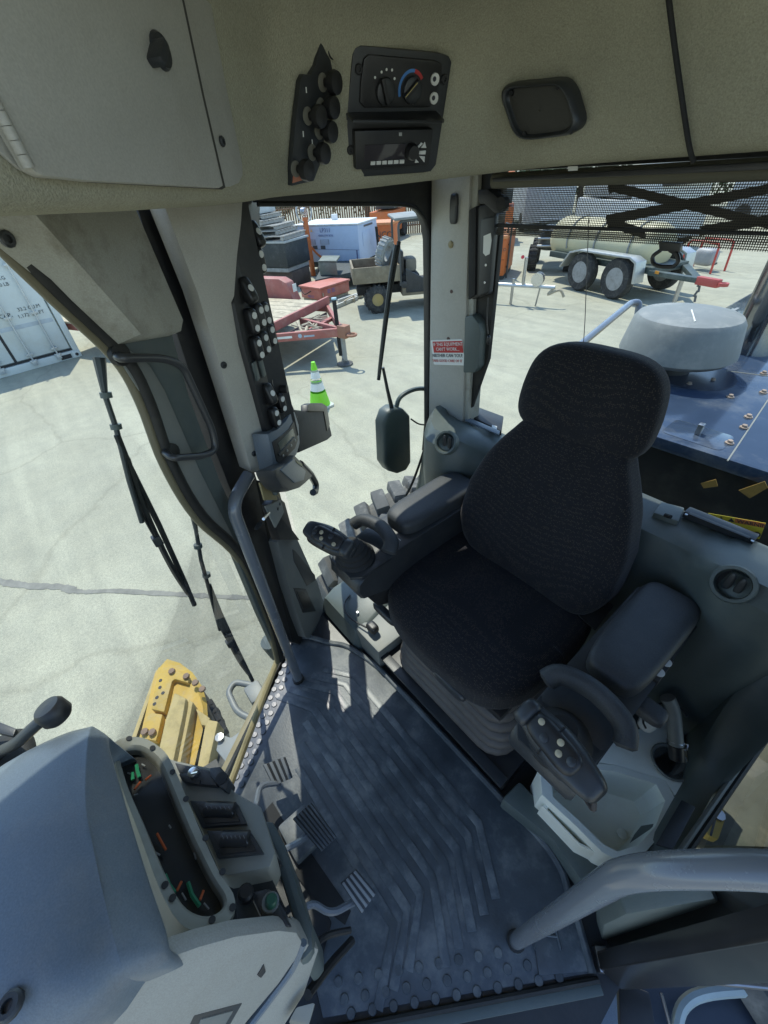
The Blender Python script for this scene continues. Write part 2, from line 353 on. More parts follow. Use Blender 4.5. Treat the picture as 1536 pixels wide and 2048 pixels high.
# raised lip along the rear edge
lip = [V((x, y, .012)) for x, y in _mat[:12]]
tube('raised_lip', crom(lip, 4), .011, matr, fm, seg=8)
RW = .013
for i in range(8):
    y = -.395+i*.052
    xr = .84-.0*i; xl = .10
    e1 = V((xr+.10+.02*i*.3, y+.085, .008)); e0 = V((xl-.10, y+.10, .008))
    if i >= 6: e1 = V((xr-.02, y+.03, .008))
    pts = [e1, V((xr-.02, y, .008)), V((xl+.05, y, .008)), e0]
    if i >= 5: pts = [V((.80-.06*(i-5), y, .008)), V((xl+.05, y, .008)), V((xl-.04, y+.13, .008))]
    w2 = RW
    up = []; lo = []
    for j, p in enumerate(pts):
        t = (pts[min(j+1, len(pts)-1)]-pts[max(j-1, 0)]).normalized(); nn = V((-t.y, t.x, 0))
        up.append(p+nn*w2); lo.append(p-nn*w2)
    slab('rib', up+lo[::-1], (0, 0, .0032), ribm, fm, bevel=.0024, bseg=2)
stp = [(.0115, 0), (.0115, .002), (.010, .0038), (.0001, .0040)]
def studrow(a, b, n):
    a, b = V(a), V(b); first = None
    for i in range(n):
        p = a.lerp(b, i/(n-1))
        lathe('stud', stp, (p.x, p.y, .008), UP, ribm, fm, seg=12)
studrow((1.09, -.22, 0), (.80, .155, 0), 14); studrow((1.055, -.215, 0), (.765, .15, 0), 14)
studrow((-.165, -.30, 0), (.13, .155, 0), 11); studrow((-.13, -.305, 0), (.165, .15, 0), 11); studrow((-.20, -.30, 0), (.10, .155, 0), 11)
# mat end plate with moulded corner mark, by the door opening
slab('threshold_plate', [(-.09, -.335, .009), (-.165, -.43, .009), (-.245, -.37, .009), (-.165, -.262, .009)], (0, 0, .005), ribm, fm)
for q in (((-.135, -.375), (-.175, -.345)), ((-.155, -.36), (-.13, -.335))):
    a, b = [V((*p, .016)) for p in q]; tube('moulded_line', [a, b], .003, ribm, fm, seg=6)
# ---------------- door sills
def sill(name, pts, label):
    t = thing(name, (pts[0][0], pts[0][1], 0), label, 'door sill')
    a, b = V((*pts[0], 0)), V((*pts[1], 0)); d = (b-a).normalized(); o = V((d.y, -d.x, 0))
    if (V((.45, -.3, 0))-a).dot(o) > 0: o = -o
    slab('sill_trim', [a+V((0, 0, -.02)), b+V((0, 0, -.02)), b+o*.022+V((0, 0, -.02)), a+o*.022+V((0, 0, -.02))], (0, 0, .036), gold if 'tan' in label else grey, t)
    tube('seal', [a-o*.004+V((0, 0, .012)), b-o*.004+V((0, 0, .012))], .008, seal, t, seg=8)
    return t
sill('door_sill', [(1.135, -.24), (.775, .265)], 'tan painted sill under the closed cab door glass')
sill('door_sill', [(-.27, -.37), (.13, .25)], 'grey sill of the open cab door at the mat edge')
# ---------------- closed door (on the far side of the mat)
nD = V((.81, .59, 0)).normalized(); dD = .722
def D(px, py, d=dD): return Pp(px, py, nD, d)
door = thing('cab_door', D(520, 1250)*1, 'closed glazed cab door with rubber seal and grab bar', 'door')
_ge = [(-140, 300), (0, 478), (110, 590), (235, 712), (285, 800), (332, 925), (395, 1030), (480, 1115), (535, 1240), (556, 1318)]
edge = [D(*p) for p in _ge]
gl = [D(-700, 250), *edge, D(455, 1583), V((.60, .50, -.02)), V((.45, .70, 1.6))]
gl[-2] = D(300, 1950); gl[-1] = D(-700, 1500)
# door pane: a flat sheet in the door plane out to the front pillar
u = V((-nD.y, nD.x, 0))   # forward along the door
pz = [V((p.x, p.y, p.z)) for p in edge]
front = [V((.70, .335, -.02)), V((.55, .53, .5)), V((.50, .60, 1.7))]
add('pane', [p for p in pz]+[q+nD*(dD-nD.dot(q)) for q in front], [tuple(range(len(pz)+3))], pane, door)
ep = crom(edge, 5)
tube('seal', [p-nD*.012 for p in ep], [.0145]*len(ep), seal, door, seg=10)
tube('frame_edge', [p-nD*.006+u*.014 for p in ep], .010, M('olive_edge', (.13, .115, .07), .4), door, seg=10)
tube('frame_edge', [D(556, 1318)+u*.004, D(455, 1583), D(420, 1680)], .012, gold, door, seg=8)
# inner trim of the door post (lower, recessed) and the raised duct above it
lowt = [(215, 680), (345, 668), (378, 790), (440, 960), (505, 1100), (545, 1235), (552, 1300), (520, 1230), (470, 1108), (395, 1010), (345, 935), (300, 815), (258, 735)]
slab('lower_trim', [D(*p, .712) for p in lowt], nD*.02, grey, door, bevel=.004)
lowl = [(235, 712), (262, 700), (300, 730), (330, 780), (400, 940), (470, 1080), (455, 1085), (395, 1010), (345, 935), (300, 815)]
slab('trim_edge', [D(*p, .704) for p in lowl], nD*.012, greyl, door, bevel=.004)
ridge0, ridge1 = D(58, 415, .655), D(282, 668, .655)
vs = [D(-160, 330, .70), D(-90, 330, .66), ridge0, ridge1, D(232, 690, .70), D(110, 585, .705), D(-20, 480, .705),
      D(150, 330, .69), D(272, 420, .69), D(366, 640, .69), D(362, 662, .69), D(338, 672, .69)]
add('duct_cover', vs, [(0, 1, 2, 6), (2, 3, 5, 6), (3, 4, 5), (1, 7, 2), (2, 7, 8), (2, 8, 9, 3), (3, 9, 10), (3, 10, 11), (3, 11, 4)], beige, door, smooth=True)
add('duct_back', [D(-160, 330, .715), D(232, 690, .715), D(338, 672, .715), D(366, 640, .715), D(272, 420, .715), D(150, 330, .715)], [(0, 1, 2, 3, 4, 5)], beige, door)
screw('trim_screw', D(12, 478, .69), -nD, .011, bsat, door)
for p in ((310, 700), (306, 820), (330, 905)): pass
bar = [D(232, 712, .705), D(240, 716, .675), D(325, 716, .665), D(365, 730, .66), D(425, 860, .66), D(432, 900, .66), D(405, 912, .665), D(345, 916, .67), D(330, 905, .70)]
tube('grab_bar', arcpath(bar, .05, 5), .0085, tubed, door, seg=10)
lathe('bar_socket', [(.022, 0), (.022, .012), (.012, .016)], D(233, 708, .71), -nD, seal, door, seg=14)
lathe('bar_socket', [(.022, 0), (.022, .012), (.012, .016)], D(338, 905, .71), -nD, seal, door, seg=14)
# ---------------- corner post with switches
post = thing('corner_post', (1.10, -.36, 0), 'beige cab corner post carrying the rocker switches', 'post')
slab('sun_blocker', [(1.11, -.36, .98), (1.20, -.34, .98), (1.20, -.55, .98), (1.15, -.53, .98), (1.10, -.43, .98)], (0, 0, .74), black, post, bevel=0)  # unseen block added inside the post to keep sun off the mat
# steel tube behind
bl = [(270, 400), (330, 400), (420, 610), (470, 790), (508, 940), (545, 1050), (600, 1240), (606, 1292), (560, 1275), (512, 1110), (430, 900), (345, 640)]
slab('steel_column', [D(*p, .726) for p in bl], nD*.05, black, post, bevel=.004)
slab('column_edge', [D(*p, .722) for p in ((328, 410), (333, 410), (427, 640), (510, 940), (504, 945), (420, 640))], nD*.008, gold, post, bevel=.001)
nF = V((.97, .24, 0)).normalized(); dF = .937
def F(px, py, d=dF): return Pp(px, py, nF, d)
face = [(322, 395), (486, 395), (483, 445), (475, 510), (468, 605), (487, 690), (510, 775), (535, 868), (550, 947), (504, 945), (455, 780), (395, 585)]
slab('post_face', [F(*p) for p in face], nF*.06, beige2, post, bevel=.003)
for p in ((447, 730), (508, 907)): screw('cover_screw', F(*p), -nF, .0085, bsat, post)
nS = V((.72, .69, 0)).normalized()
dS = nS.dot(F(490, 690))-.004
def S(px, py, o=0.): return Pp(px, py, nS, dS-o)
sw = [(481, 392), (521, 392), (517, 520), (523, 600), (531, 650), (541, 715), (562, 770), (580, 800), (596, 835), (548, 872), (535, 868), (510, 775), (487, 690), (468, 605), (475, 510), (483, 445)]
slab('switch_plate', [S(*p) for p in sw], nS*.05, black, post, bevel=.002)
sdirx = V((-nS.y, nS.x, 0)); sdirx = -sdirx if proj(S(520, 650)+sdirx*.02)[0] < proj(S(520, 650))[0] else sdirx
def rocker(px, py, h=.062, wd=.029, tilt=0., marks=2):
    c = S(px, py); nr = (nS*.30+nF*.70).normalized(); hx0 = V((-nr.y, nr.x, 0)); hx0 = hx0 if hx0.dot(sdirx) > 0 else -hx0
    ax = (hx0, (UP+nr*tilt).normalized(), None); ax = (ax[0], ax[1], ax[0].cross(ax[1]))
    c2 = c-nS*.010
    r = pillow('rocker', c2, (wd, h, .032), black, post, ax=ax, e=.45, n=6)
    nn = ax[2] if ax[2].dot(-nS) > 0 else -ax[2]
    for k in range(marks):
        off = (k-(marks-1)/2)*.030
        lathe('legend', [(.0082, -.003), (.0082, .0006), (.0001, .0007)], c2+ax[1]*off+nn*.0162, nn, white, r, seg=12)
for q in ((503, 470, .5), (509, 522, 0), (487, 582, .5), (495, 643, 0), (509, 632, 0), (520, 628, 0), (505, 697, 0), (519, 686, 0), (532, 670, 0), (531, 788, .3), (553, 806, 0), (541, 834, 0)):
    rocker(*q[:2], tilt=q[2], marks=1 if q[2] else 2)
for p in ((509, 742), (522, 735), (495, 545), (545, 742)): box('blank_plate', S(*p)-nS*.003, (.022, .05, .008), grey, post, ax=(sdirx, UP, sdirx.cross(UP)))
lathe('lighter_ring', [(.017, 0), (.017, .006), (.012, .006), (.011, .001), (.0001, .001)], S(545, 765), -nS, tubed, post, seg=16)
lathe('key_barrel', [(.006, 0), (.006, .012), (.012, .013), (.012, .034), (.0001, .036)], S(553, 778), -nS, black, post, seg=10)
# lower post: tan steel, dark edge and the grey trim with two pockets
slab('lower_column', [D(*p, .735) for p in ((520, 965), (560, 985), (612, 1180), (640, 1262), (604, 1290), (585, 1215))], nD*.03, gold, post, bevel=.004)
slab('lower_seal', [D(*p, .725) for p in ((512, 960), (526, 962), (560, 1080), (592, 1215), (608, 1288), (585, 1285), (545, 1120))], nD*.03, seal, post, bevel=.003)
slab('column_web', [Pp(*p, nS, dS+.03) for p in ((553, 990), (570, 1005), (585, 1060), (600, 1080), (560, 1080), (540, 1010))], nS*.03, black, post, bevel=.003)
nL = V((.80, .60, 0)).normalized(); dL = .675
def Lw(px, py, o=0.): return Pp(px, py, nL, dL-o)
lt_ = [(556, 1085), (563, 1070), (580, 1064), (592, 1070), (627, 1148), (636, 1165), (648, 1205), (668, 1258), (652, 1284), (612, 1275), (596, 1232), (575, 1165)]
slab('lower_post_trim', [Lw(*p) for p in lt_], nL*.05, greyl, post, bevel=.006)
slab('pocket', [Lw(*p, .0015) for p in ((585, 1098), (591, 1102), (630, 1150), (632, 1160), (614, 1172), (588, 1122))], nL*.012, bsat, post, bevel=.002)
slab('pocket_frame', [Lw(*p, .003) for p in ((588, 1176), (612, 1178), (632, 1222), (607, 1226))], nL*.01, bsat, post, bevel=.002)
slab('pocket', [Lw(*p, .005) for p in ((594, 1183), (610, 1184), (624, 1214), (608, 1218))], nL*.01, black, post, bevel=.002)
# ---------------- monitor, pouch, handset and brackets on the post
mon = thing('monitor_housing', S(570, 900), 'small grey display monitor with button row below the switches', 'monitor')
mo = [(536, 868), (556, 858), (572, 842), (584, 822), (590, 824), (598, 850), (600, 886), (594, 908), (576, 932), (552, 946)]
slab('housing', [S(*p, .020) for p in mo], nS*.05, dashm, mon, bevel=.004)
sc = [(545, 884), (562, 872), (578, 858), (588, 842), (592, 858), (596, 880), (590, 897), (560, 927), (554, 922)]
slab('screen_bezel', [S(*p, .0225) for p in sc], nS*.006, black, mon, bevel=.001)
slab('screen', [S(*p, .0235) for p in ((556, 886), (586, 856), (590, 872), (561, 902))], nS*.004, M('lcd_screen', (.10, .11, .09), .25), mon, bevel=.0005)
slab('ridge', [S(*p, .026) for p in ((557, 908), (590, 873), (592, 877), (560, 913))], nS*.004, bsat, mon, bevel=.001)
for p in ((566, 911), (574, 901), (582, 891), (590, 881)): lathe('button', [(.0045, 0), (.0045, .002), (.003, .003), (.0001, .003)], S(*p, .0235), -nS, M('pale_button', (.45, .43, .38), .5), mon, seg=10)
text('maker_mark', '•', S(568, 832, .021), sdirx, UP, .02, black, mon)
pou = thing('storage_pouch', S(630, 890), 'black open pouch hung beside the display monitor', 'pouch')
nP = V((.60, .80, 0)).normalized(); dP = nP.dot(S(600, 860))
def Q(px, py, o=0.): return Pp(px, py, nP, dP-o)
po = [(566, 818), (590, 819), (613, 822), (640, 822), (650, 823), (655, 835), (662, 862), (664, 872), (655, 880), (600, 905), (596, 890), (600, 870), (597, 848), (588, 826)]
slab('body', [Q(*p) for p in po], nP*.045, blackm, pou, bevel=.006)
slab('flap', [Q(*p, .006) for p in ((616, 809), (622, 806), (645, 806), (654, 812), (660, 850), (655, 862), (648, 823), (616, 822))], nP*.03, black, pou, bevel=.005)
hs = thing('radio_handset', S(600, 950), 'dark two-way radio handset hooked on the post bracket', 'handset')
h1 = [(548, 940), (556, 935), (580, 925), (590, 910), (612, 932), (628, 950), (612, 966), (600, 976), (578, 983), (566, 975), (553, 955)]
slab('body', [Q(*p, .01) for p in h1], nP*.05, bsat, hs, bevel=.008)
slab('faceplate', [Q(*p, .014) for p in ((562, 940), (588, 918), (612, 942), (608, 960), (590, 966))], nP*.01, dashm, hs, bevel=.003)
tube('hook', arcpath([Q(600, 928), Q(622, 950), Q(632, 968), Q(631, 983), Q(626, 985)], .02, 4), .014, bsat, hs, seg=8)
slab('label', [Q(*p, .016) for p in ((592, 921), (604, 927), (606, 934), (595, 926))], nP*.004, M('label_tan', (.4, .36, .2), .5), hs, bevel=0)
brk = thing('key_bracket', S(545, 1010), 'steel bracket plates with a small black-handled latch on the post', 'bracket')
slab('upper_plate', [S(*p, .015) for p in ((520, 965), (545, 960), (556, 1000), (530, 1001))], nS*.006, gold, brk)
slab('lower_plate', [S(*p, .02) for p in ((531, 1012), (562, 1000), (569, 1024), (552, 1056))], nS*.006, greyl, brk)
box('clip', S(551, 983, .025), (.02, .016, .014), grey, brk, ax=(sdirx, UP, sdirx.cross(UP)))
screw('rivet', S(537, 972, .016), -nS, .006, alu, brk)
for p in ((560, 1008), (556, 1018)): lathe('hole', [(.005, 0), (.005, .001), (.0001, .001)], S(*p, .021), -nS, black, brk, seg=10)
lv = [S(538, 1026, .025), S(527, 1038, .04)]
tube('stem', lv, .004, alu, brk, seg=8)
pillow('latch_handle', S(517, 1051, .045), (.016, .042, .016), blackm, brk, ax=(sdirx, (S(527, 1036, .04)-S(511, 1062, .05)).normalized(), nS), e=.9, n=6)
# ---------------- hand rails
hr = thing('hand_rail', (.97, -.205, 0), 'grey tubular hand rail standing by the closed door', 'hand rail', 'grey hand rails at the doors')
tube('rail', arcpath([(.97, -.205, 0), (.97, -.205, .965), F(497, 950, dF-.005)], .09, 7), .0185, tubem, hr, seg=14)
lathe('floor_collar', [(.024, 0), (.024, .012), (.018, .014)], (.97, -.205, .008), UP, seal, hr, seg=16)
hl = thing('hand_rail', (-.088, -.268, 0), 'grey tubular hand rail rising beside the open doorway', 'hand rail', 'grey hand rails at the doors')
tube('rail', arcpath([(-.088, -.268, 0), (-.088, -.268, .965), (-.175, -.35, 1.06), (-.27, -.42, 1.10)], .10, 8), .0185, tubem, hl, seg=16)
lathe('floor_collar', [(.024, 0), (.024, .012), (.018, .014)], (-.088, -.268, .008), UP, seal, hl, seg=16)
# ---------------- quarter window and rear corner post
qw = thing('quarter_window', (1.215, -.85, .1), 'tall side window between the switch post and the rear post', 'window')
add('pane', [(1.222, -.46, -.25), (1.222, -1.25, -.25), (1.222, -1.25, 1.7), (1.222, -.46, 1.7)], [(0, 1, 2, 3)], pane, qw)
xw = 1.205
def W(px, py): return Xp(px, py, xw)
fo = [(515, 330), (900, 330), (900, 900), (852, 905), (857, 850), (858, 600), (857, 480), (853, 450), (843, 427), (828, 413), (812, 408), (515, 405)]
slab('frame', [W(*p) for p in fo], (.03, 0, 0), black, qw, bevel=.003)
tube('seal', crom([W(515, 408), W(700, 408), W(812, 410), W(840, 425), W(854, 450), W(858, 500), W(858, 700), W(856, 860)], 4), .006, seal, qw, seg=6)
tube('seal', crom([W(856, 860), W(848, 900), W(825, 965), W(800, 1012), W(780, 1050)], 4), .006, seal, qw, seg=6)
rp = thing('rear_corner_post', (1.12, -1.22, .8), 'beige rear corner post with warning sticker and hook', 'post')
PY0 = -1.19
def B(px, py, o=0.): return Yp(px, py, PY0+o)
slab('post_face', [B(*p) for p in ((863, 300), (945, 300), (939, 380), (925, 845), (857, 850), (860, 600))], (0, -.08, 0), beige2, rp, bevel=.006)
slab('post_edge', [B(*p, -.01) for p in ((939, 330), (958, 330), (950, 500), (944, 700), (935, 846), (925, 846))], (0, -.07, 0), beige, rp, bevel=.004)
pillow('coat_hook', B(908, 418, .006), (.030, .012, .078), bsat, rp, e=.4, n=7)
slab('hook_recess', [B(*p, .0135) for p in ((902, 392), (914, 392), (914, 410), (903, 410))], (0, -.002, 0), black, rp, bevel=.001)
lathe('bolt_cap', [(.011, 0), (.011, .003), (.008, .005), (.0001, .005)], B(902, 489), (0, 1, 0), gold, rp, seg=8)
lathe('bolt_cap', [(.0075, 0), (.0075, .002), (.0001, .002)], B(897, 678), (0, 1, 0), M('brown_cap', (.10, .06, .05), .6), rp, seg=12)
lathe('bolt_cap', [(.006, 0), (.006, .002), (.0001, .002)], B(903, 583), (0, 1, 0), M('brown_cap', (.10, .06, .05), .6), rp, seg=8)
st = thing('warning_sticker', B(895, 720), 'red and white equipment care sticker on the rear post', 'sticker')
a_, b_ = B(864, 705, .001), B(927, 705, .001); sw_ = (a_-b_).length; ux = (b_-a_).normalized()
cst = B(895, 705, .0015)
plate('backing', cst, ux, UP, rrect(sw_, sw_*.56, .006), .001, white, st, bevel=0)
plate('red_band', cst+UP*sw_*.125, ux, UP, rrect(sw_*.93, sw_*.25, .002), .0016, redp, st, bevel=0)
tn = V((0, .0014, 0))
for i, (tx, dz, mt) in enumerate((('IF THIS EQUIPMENT', .185, white), ("CAN'T WORK...", .075, white), ('NEITHER CAN YOU!', -.07, M('ink', (.03, .03, .04), .6)), ('TAKE GOOD CARE OF IT', -.19, redp))):
    text('lettering', tx, cst+UP*sw_*dz+tn, ux, UP, sw_*(.105 if i != 3 else .085), mt, st, off=.0005)
# ---------------- rear window with sill liner
rw = thing('rear_window', (.45, -1.28, .78), 'wide rear cab window behind the seat', 'window')
add('pane', [(-.45, -1.285, .55), (1.1, -1.285, .55), (1.1, -1.285, 1.75), (-.45, -1.285, 1.75)], [(0, 1, 2, 3)], pane, rw)
slab('frame', [(1.02, -1.26, .5), (1.10, -1.26, .5), (1.12, -1.26, 1.75), (1.0, -1.26, 1.75)], (0, -.03, 0), black, rw, bevel=.004)
slab('frame', [(-.16, -1.26, .5), (-.45, -1.26, .5), (-.45, -1.26, 1.75), (-.14, -1.26, 1.75)], (0, -.03, 0), black, rw, bevel=.004)
slab('frame', [(-.16, -1.262, 1.62), (1.02, -1.262, 1.62), (1.02, -1.262, 1.78), (-.16, -1.262, 1.78)], (0, -.03, 0), black, rw, bevel=.004)
tube('heater_wire', [Yp(1178, 430, -1.283), Yp(1170, 640, -1.283), Yp(1165, 720, -1.283)], .0012, M('wire', (.05, .05, .05), .5), rw, seg=5)
ws = thing('safety_sticker', Yp(1470, 1075, -1.28), 'yellow warning sticker with pictograms on the rear glass', 'sticker')
wsa = [Yp(*p, -1.281) for p in ((1417, 1026), (1532, 1046), (1519, 1078), (1412, 1052))]
slab('backing', wsa, (0, .001, 0), yellowp, ws, bevel=0)
orng = M('label_orange', (.62, .20, .05), .5); ink = MATS['ink']
ex = (wsa[1]-wsa[0]).normalized(); ey = (UP-ex*ex.z).normalized()
slab('header_band', [Yp(*p, -1.2795) for p in ((1471, 1036), (1531, 1047), (1528, 1056), (1469, 1045))], (0, .0005, 0), orng, ws, bevel=0)
text('lettering', '▲ WARNING', Yp(1500, 1047, -1.2788), ex, ey, .016, ink, ws)
tube('pictogram', [Yp(*p, -1.279) for p in ((1432, 1050), (1442, 1034), (1452, 1054))], .002, ink, ws, seg=5)
tube('pictogram', [Yp(*p, -1.279) for p in ((1492, 1064), (1504, 1067))], .0018, ink, ws, seg=5)
for q in (1478, 1484): box('pictogram', Yp(q, 1061, -1.279), (.005, .002, .016), ink, ws, bevel=0)
lathe('pictogram', [(.008, 0), (.008, .001), (.005, .001), (.005, 0)], Yp(1514, 1069, -1.279), (0, 1, 0), ink, ws, seg=12)
# liner: rear wall, sill and the two side swoops
ln = thing('cab_liner', (.45, -1.1, 0), 'grey moulded cab liner around the seat with rear sill', 'cab liner')
def bulge(x):   # corners come forward
    d = abs(x-.45); return max(0, min(1, (d-.34)/.14))
xs = [1.13, 1.10, 1.05, 1.0, .95, .90, .85, .8, .72, .6, .45, .3, .18, .10, .05, 0., -.05, -.1, -.15, -.22, -.29]
rings = []
for x in xs:
    b = bulge(x); b = b*b*(3-2*b); ed = max(0, abs(x-.45)-.56)**1.3*2.2
    rings.append([V(p) for p in ((x, -1.27, .60), (x, -1.265, .80), (x, -1.245, .818), (x, -1.16+.06*b-ed, .812+.045*b), (x, -1.11+.085*b-ed, .795+.07*b), (x, -1.085+.10*b-ed, .74+.09*b), (x, -1.08+.10*b-ed, .66), (x, -1.08+.07*b-ed, .40), (x, -1.07+.03*b, .05), (x, -1.06, -.02))])
loft('rear_wall', rings, grey, ln, closed=False, sub=0)
# rear sill details
def Sl(px, py, z=.83): return Zp(px, py, z)
slab('sill_block', [Sl(*p, .80) for p in ((1300, 1040), (1316, 1018), (1362, 1030), (1350, 1058))], (0, 0, .03), grey, ln, bevel=.006)
slab('sill_channel', [Sl(*p, .82) for p in ((1362, 1034), (1374, 1024), (1512, 1080), (1502, 1092))], (0, 0, .022), bsat, ln, bevel=.004)
slab('channel_slot', [Sl(*p, .845) for p in ((1376, 1030), (1380, 1026), (1500, 1075), (1496, 1079))], (0, 0, .004), black, ln, bevel=.001)
for p in ((1372, 1030), (1504, 1083)): lathe('pin', [(.004, 0), (.004, .003), (.0001, .003)], Sl(*p, .843), UP, steel, ln, seg=8)
tube('toggle', [Sl(1330, 1030, .832), Sl(1342, 1034, .838)], .006, blackm, ln, seg=8)
slab('sill_tray', [Sl(*p, .815) for p in ((932, 838), (942, 818), (1006, 842), (1002, 872))], (0, 0, .022), black, ln, bevel=.004)
slab('tray_lip', [Sl(*p, .838) for p in ((930, 842), (934, 836), (1000, 864), (998, 872))], (0, 0, .006), dashm, ln, bevel=.002)
slab('tray_label', [Sl(*p, .838) for p in ((984, 850), (994, 853), (993, 864), (983, 861))], (0, 0, .001), white, ln, bevel=0)
def vent(c, n, label):
    v = thing('air_vent', c, label, 'air vent', 'round air vents in the liner'); n = V(n).normalized()
    a, b, _ = fr(n.cross(UP), UP)
    lathe('ring', [(.045, -.02), (.046, .004), (.043, .009), (.036, .008), (.033, -.006), (.033, -.03)], c, n, grey, v, seg=28, caps=False)
    lathe('well', [(.034, -.028), (.0001, -.028)], c, n, black, v, seg=20)
    for k, o in enumerate((-.013, .009)):
        pillow('louvre', V(c)+a*o-n*.004, (.017, .058, .012), bsat, v, ax=(a, b, n), e=.9, n=6)
    return v
vent((.915, -1.002, .848), (-.18, .80, .56), 'round air vent in the liner below the rear post')
vent((-.012, -1.0, .850), (.08, .80, .58), 'round air vent in the liner corner near the warning sticker')
# bulges that carry the vents
# side swoops
def swoop(s, mat, prof):
    X = lambda x: .45+s*(x-.45)
    rings = []
    for y, zt, xin in prof:
        rings.append([V((X(xin-.02), y, -.02)), V((X(xin), y, zt-.03)), V((X(xin+.015), y, zt-.006)), V((X(xin+.035), y, zt)), V((X(1.175 if s > 0 else 1.155), y, zt+.005)), V((X(1.195 if s > 0 else 1.17), y, zt-.01)), V((X(1.20 if s > 0 else 1.175), y, -.02))])
    loft('side_ledge', rings, mat, ln, closed=False)
swoop(1, grey, ((-.475, .02, .93), (-.50, .10, .92), (-.56, .13, .90), (-.70, .135, .93), (-.90, .14, .97), (-1.0, .19, 1.0), (-1.06, .33, 1.03), (-1.12, .48, 1.04), (-1.17, .70, 1.04), (-1.22, .80, 1.04)))
swoop(-1, grey, ((-.52, .02, 1.09), (-.55, .10, 1.085), (-.60, .17, 1.08), (-.70, .215, 1.085), (-.88, .225, 1.09), (-.96, .28, 1.08), (-1.03, .45, 1.06), (-1.08, .68, 1.05), (-1.2, .80, 1.04)))
box('ledge_inner', (.86, -.80, .06), (.16, .60, .13), greyl, ln, bevel=.01)
# black socket and cable on the lit ledge
sk = thing('power_socket', Zp(745, 1255, .14), 'black power socket with cable on the sunlit ledge', 'socket')
pillow('socket_body', Zp(745, 1255, .155), (.055, .04, .04), black, sk, e=.5, n=7)
tube('cable', crom([Zp(733, 1255, .15), Zp(706, 1240, .14), Zp(690, 1222, .14), Zp(690, 1204, .14), Zp(700, 1190, .14)], 6), .004, black, sk, seg=6)
screw('ledge_screw', Zp(715, 1225, .137), UP, .006, alu, sk)
# cab roof, left side framing (beyond the frame, but it shades the cab)
rf = slab('cab_roof', [(1.32, -.30, 1.99), (.95, .40, 1.99), (.80, .95, 1.99), (.10, .95, 1.99), (-.05, .40, 1.99), (-.42, -.30, 1.99), (-.42, -1.40, 1.99), (1.32, -1.40, 1.99)], (0, 0, .09), catyel, bevel=.02)
tag(rf, 'yellow steel roof slab over the cab', 'roof', kind='structure')
# ================================================================== overhead liner
hd = thing('headliner', (.6, -.6, 1.62), 'beige cloth headliner wrapping round the cab roof edge', 'headliner')
nC = V((.78, .62, 0)).normalized(); dC = .40
def K(px, py, o=0.): return Pp(px, py, nC, dC-o)
# plan of the inner bottom edge: (x, y, lean of the face inwards at the top, z of the lip)
PL = [(.02, .62, .0, 1.64), (.29, .28, .0, 1.645), (.50, .016, .0, 1.645), (.66, -.185, .0, 1.632), (.80, -.361, .0, 1.622), (.875, -.455, .005, 1.620), (.915, -.51, .015, 1.620), (.935, -.56, .03, 1.620), (.958, -.66, .045, 1.618),
      (.945, -.78, .05, 1.618), (.925, -.88, .05, 1.62), (.895, -.96, .05, 1.622), (.84, -1.015, .05, 1.626), (.76, -1.04, .05, 1.63), (.6, -1.05, .05, 1.633), (.3, -1.05, .05, 1.636), (.0, -1.05, .05, 1.636), (-.3, -1.05, .05, 1.636)]
pl2 = []
for i in range(len(PL)-1):
    for k in range(3):
        t = k/3; g = lambda j: V((*PL[max(0, min(len(PL)-1, j))][:2], 0))
        p0, p1, p2, p3 = g(i-1), g(i), g(i+1), g(i+2)
        q = .5*((2*p1)+(-p0+p2)*t+(2*p0-5*p1+4*p2-p3)*t*t+(-p0+3*p1-3*p2+p3)*t**3)
        pl2.append((q.x, q.y, PL[i][2]*(1-t)+PL[i+1][2]*t, PL[i][3]*(1-t)+PL[i+1][3]*t))
pl2.append(PL[-1])
cen = V((.30, -.35, 0)); rings = []
for i, (x, y, le, z0) in enumerate(pl2):
    a = V(pl2[max(0, i-1)][:2]); b = V(pl2[min(len(pl2)-1, i+1)][:2]); t = (b-a).normalized(); o = V((-t.y, t.x, 0))
    if (V((x, y, 0))-cen).dot(o) < 0: o = -o
    p = V((x, y, 0)); r = []
    for oo, z in ((.34, z0+.10), (.24, z0+.012), (.06, z0-.004), (.025, z0-.002), (.008, z0+.006), (.0, z0+.022), (-le*.15, z0+.07), (-le*.8, z0+.19), (-le-.008, z0+.225), (-le-.03, z0+.255), (-le-.07, z0+.275), (-le-.13, z0+.288)):
        r.append(p+o*oo+UP*z)
    for f, z in ((.45, 1.945), (.85, 1.95)):
        q = r[-1].lerp(cen, f); r.append(V((q.x, q.y, z)))
    rings.append(r)
loft('cloth_shell', rings, headcloth, hd, closed=False)
for px0, px1 in (((1336, -30), (1386, 322)),):
    tube('seam', crom([Yp(1333, -40, -.985), Yp(1345, 60, -.99), Yp(1360, 170, -1.02), Yp(1378, 290, -1.042), Yp(1388, 325, -1.045)], 5), .0045, blackm, hd, seg=8)
slab('shade_slot', [Yp(*p, -1.12) for p in ((985, 356), (1560, 322), (1560, 338), (985, 364))], (0, -.05, 0), black, hd, bevel=.002)
slab('shade_tag', [Yp(*p, -1.115) for p in ((1136, 333), (1155, 332), (1155, 341), (1136, 342))], (0, -.002, 0), white, hd, bevel=0)
slab('dome_lamp', [Zp(*p, 1.915) for p in ((708, 3), (745, -25), (880, -25), (866, 2), (822, 27), (785, 24))], (0, 0, .02), bsat, hd, bevel=.004)
